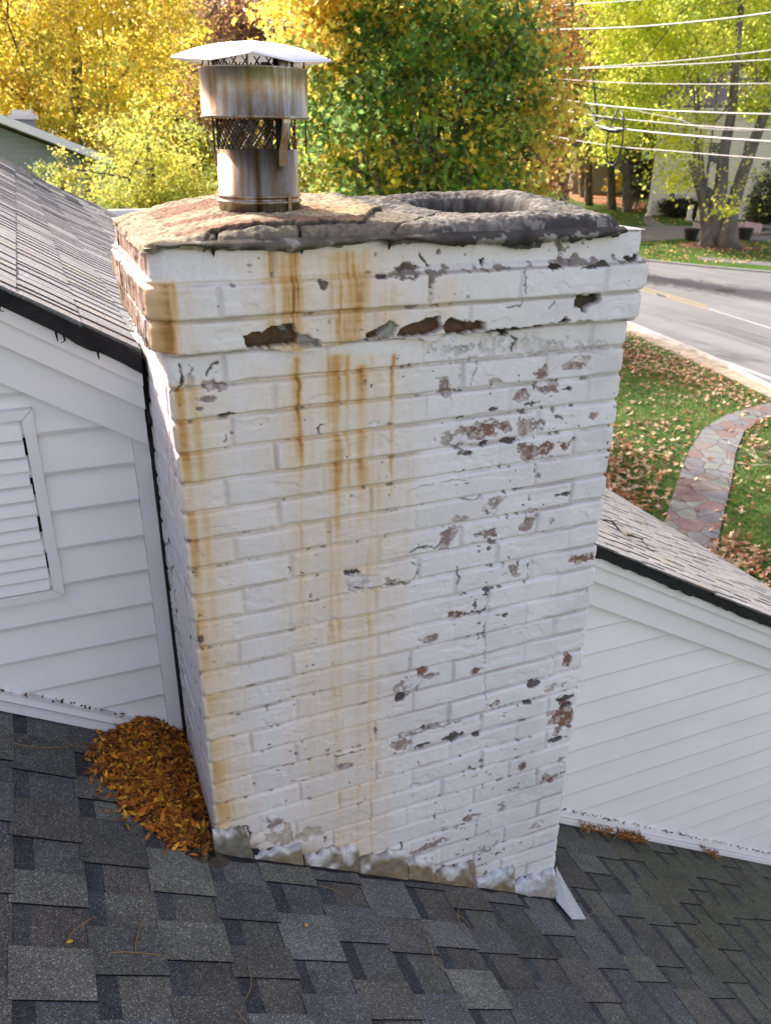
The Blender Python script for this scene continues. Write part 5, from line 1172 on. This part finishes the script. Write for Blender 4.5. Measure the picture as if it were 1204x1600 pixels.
# ================================================================== OVERHEAD WIRES
M_wire = mat_plain('wire_sheath', (.30, .30, .31), .45, .1, nscale=3); M_cable = mat_plain('black_cable', (.012, .012, .014), .45)
def wires():
    XW = 17.0
    L = [([(700, 30), (851, 10), (991, 0), (1250, -22)], .016, 'topmost thin wire leaving the maple at the very top'), ([(700, 50), (856, 46), (981, 42), (1100, 32), (1204, 19), (1300, 2)], .026, 'thick sunlit wire second from top, rising to the right'), ([(700, 118), (871, 108), (1052, 95), (1204, 78), (1300, 66)], .018, 'upper of the two wires that fan out from one point'),
         ([(700, 112), (871, 108), (1052, 101), (1204, 92.5), (1300, 87)], .018, 'lower of the two wires that fan out from one point'), ([(700, 106), (871, 122.5), (981, 129.5), (1100, 131), (1204, 130), (1300, 128)], .016, 'single almost level wire in the middle of the span'), ([(700, 128), (896, 158), (1001, 170), (1100, 175), (1204, 178), (1300, 179)], .028, 'thick pale cable just above the splice case'),
         ([(700, 135), (891, 174), (1052, 193), (1204, 203), (1300, 207)], .022, 'cable between the thick one and the bundled one'), ([(700, 145), (891, 188), (971, 201), (1080, 212), (1204, 221), (1300, 226)], .036, 'thickest bundled cable carrying the splice case'), ([(700, 180), (911, 221), (1052, 236), (1204, 248), (1300, 255)], .020, 'lowest wire of the span'),
         ([(985, 170), (1010, 176), (1060, 186), (1100, 200), (1204, 204)], .012, 'thin service wire dropping diagonally from the thick pale cable')]
    for pts, r_, lab in L:
        P = [onX(a, b, XW) for a, b in pts]; Q = []
        for i in range(len(P)-1):
            p0 = P[max(i-1, 0)]; p1 = P[i]; p2 = P[i+1]; p3 = P[min(i+2, len(P)-1)]
            for t_ in np.linspace(0, 1, 8)[:-1]: Q.append(.5*((2*p1)+(-p0+p2)*t_+(2*p0-5*p1+4*p2-p3)*t_**2+(-p0+3*p1-3*p2+p3)*t_**3))
        Q.append(P[-1]); mb = MB(); mb.tube(Q, r_*.8, 6); mb.build('overhead_wire', M_wire, None, True, (lab, 'wire', 'overhead wires along the road'))
    P = [onX(a, b, XW-.03) for a, b in [(936, 201), (944, 200), (954, 203), (964, 204), (972, 203)]]; mb = MB(); mb.tube(P, [.03, .07, .08, .07, .03], 8); mb.build('splice_case', M_cable, None, True, ('black cable splice case hanging on the thickest bundled cable', 'splice case'))
    P = [onX(a, b, XW-.05) for a, b in [(965, 170), (958, 185), (950, 205), (946, 235), (950, 255), (958, 259), (966, 245), (972, 220), (974, 190), (970, 172)]]; mb = MB(); mb.tube(P, .026, 6); mb.build('cable_loop', M_cable, None, True, ('black slack cable loop hanging from the cables below the splice case', 'cable'))
    P = [onX(a, b, XW-.05) for a, b in [(925, 162), (924, 180), (930, 192), (942, 186), (946, 172), (944, 165)]]; mb = MB(); mb.tube(P, .018, 6); mb.build('cable_loop', M_wire, None, True, ('small pale cable loop left of the splice case', 'cable'))
wires()
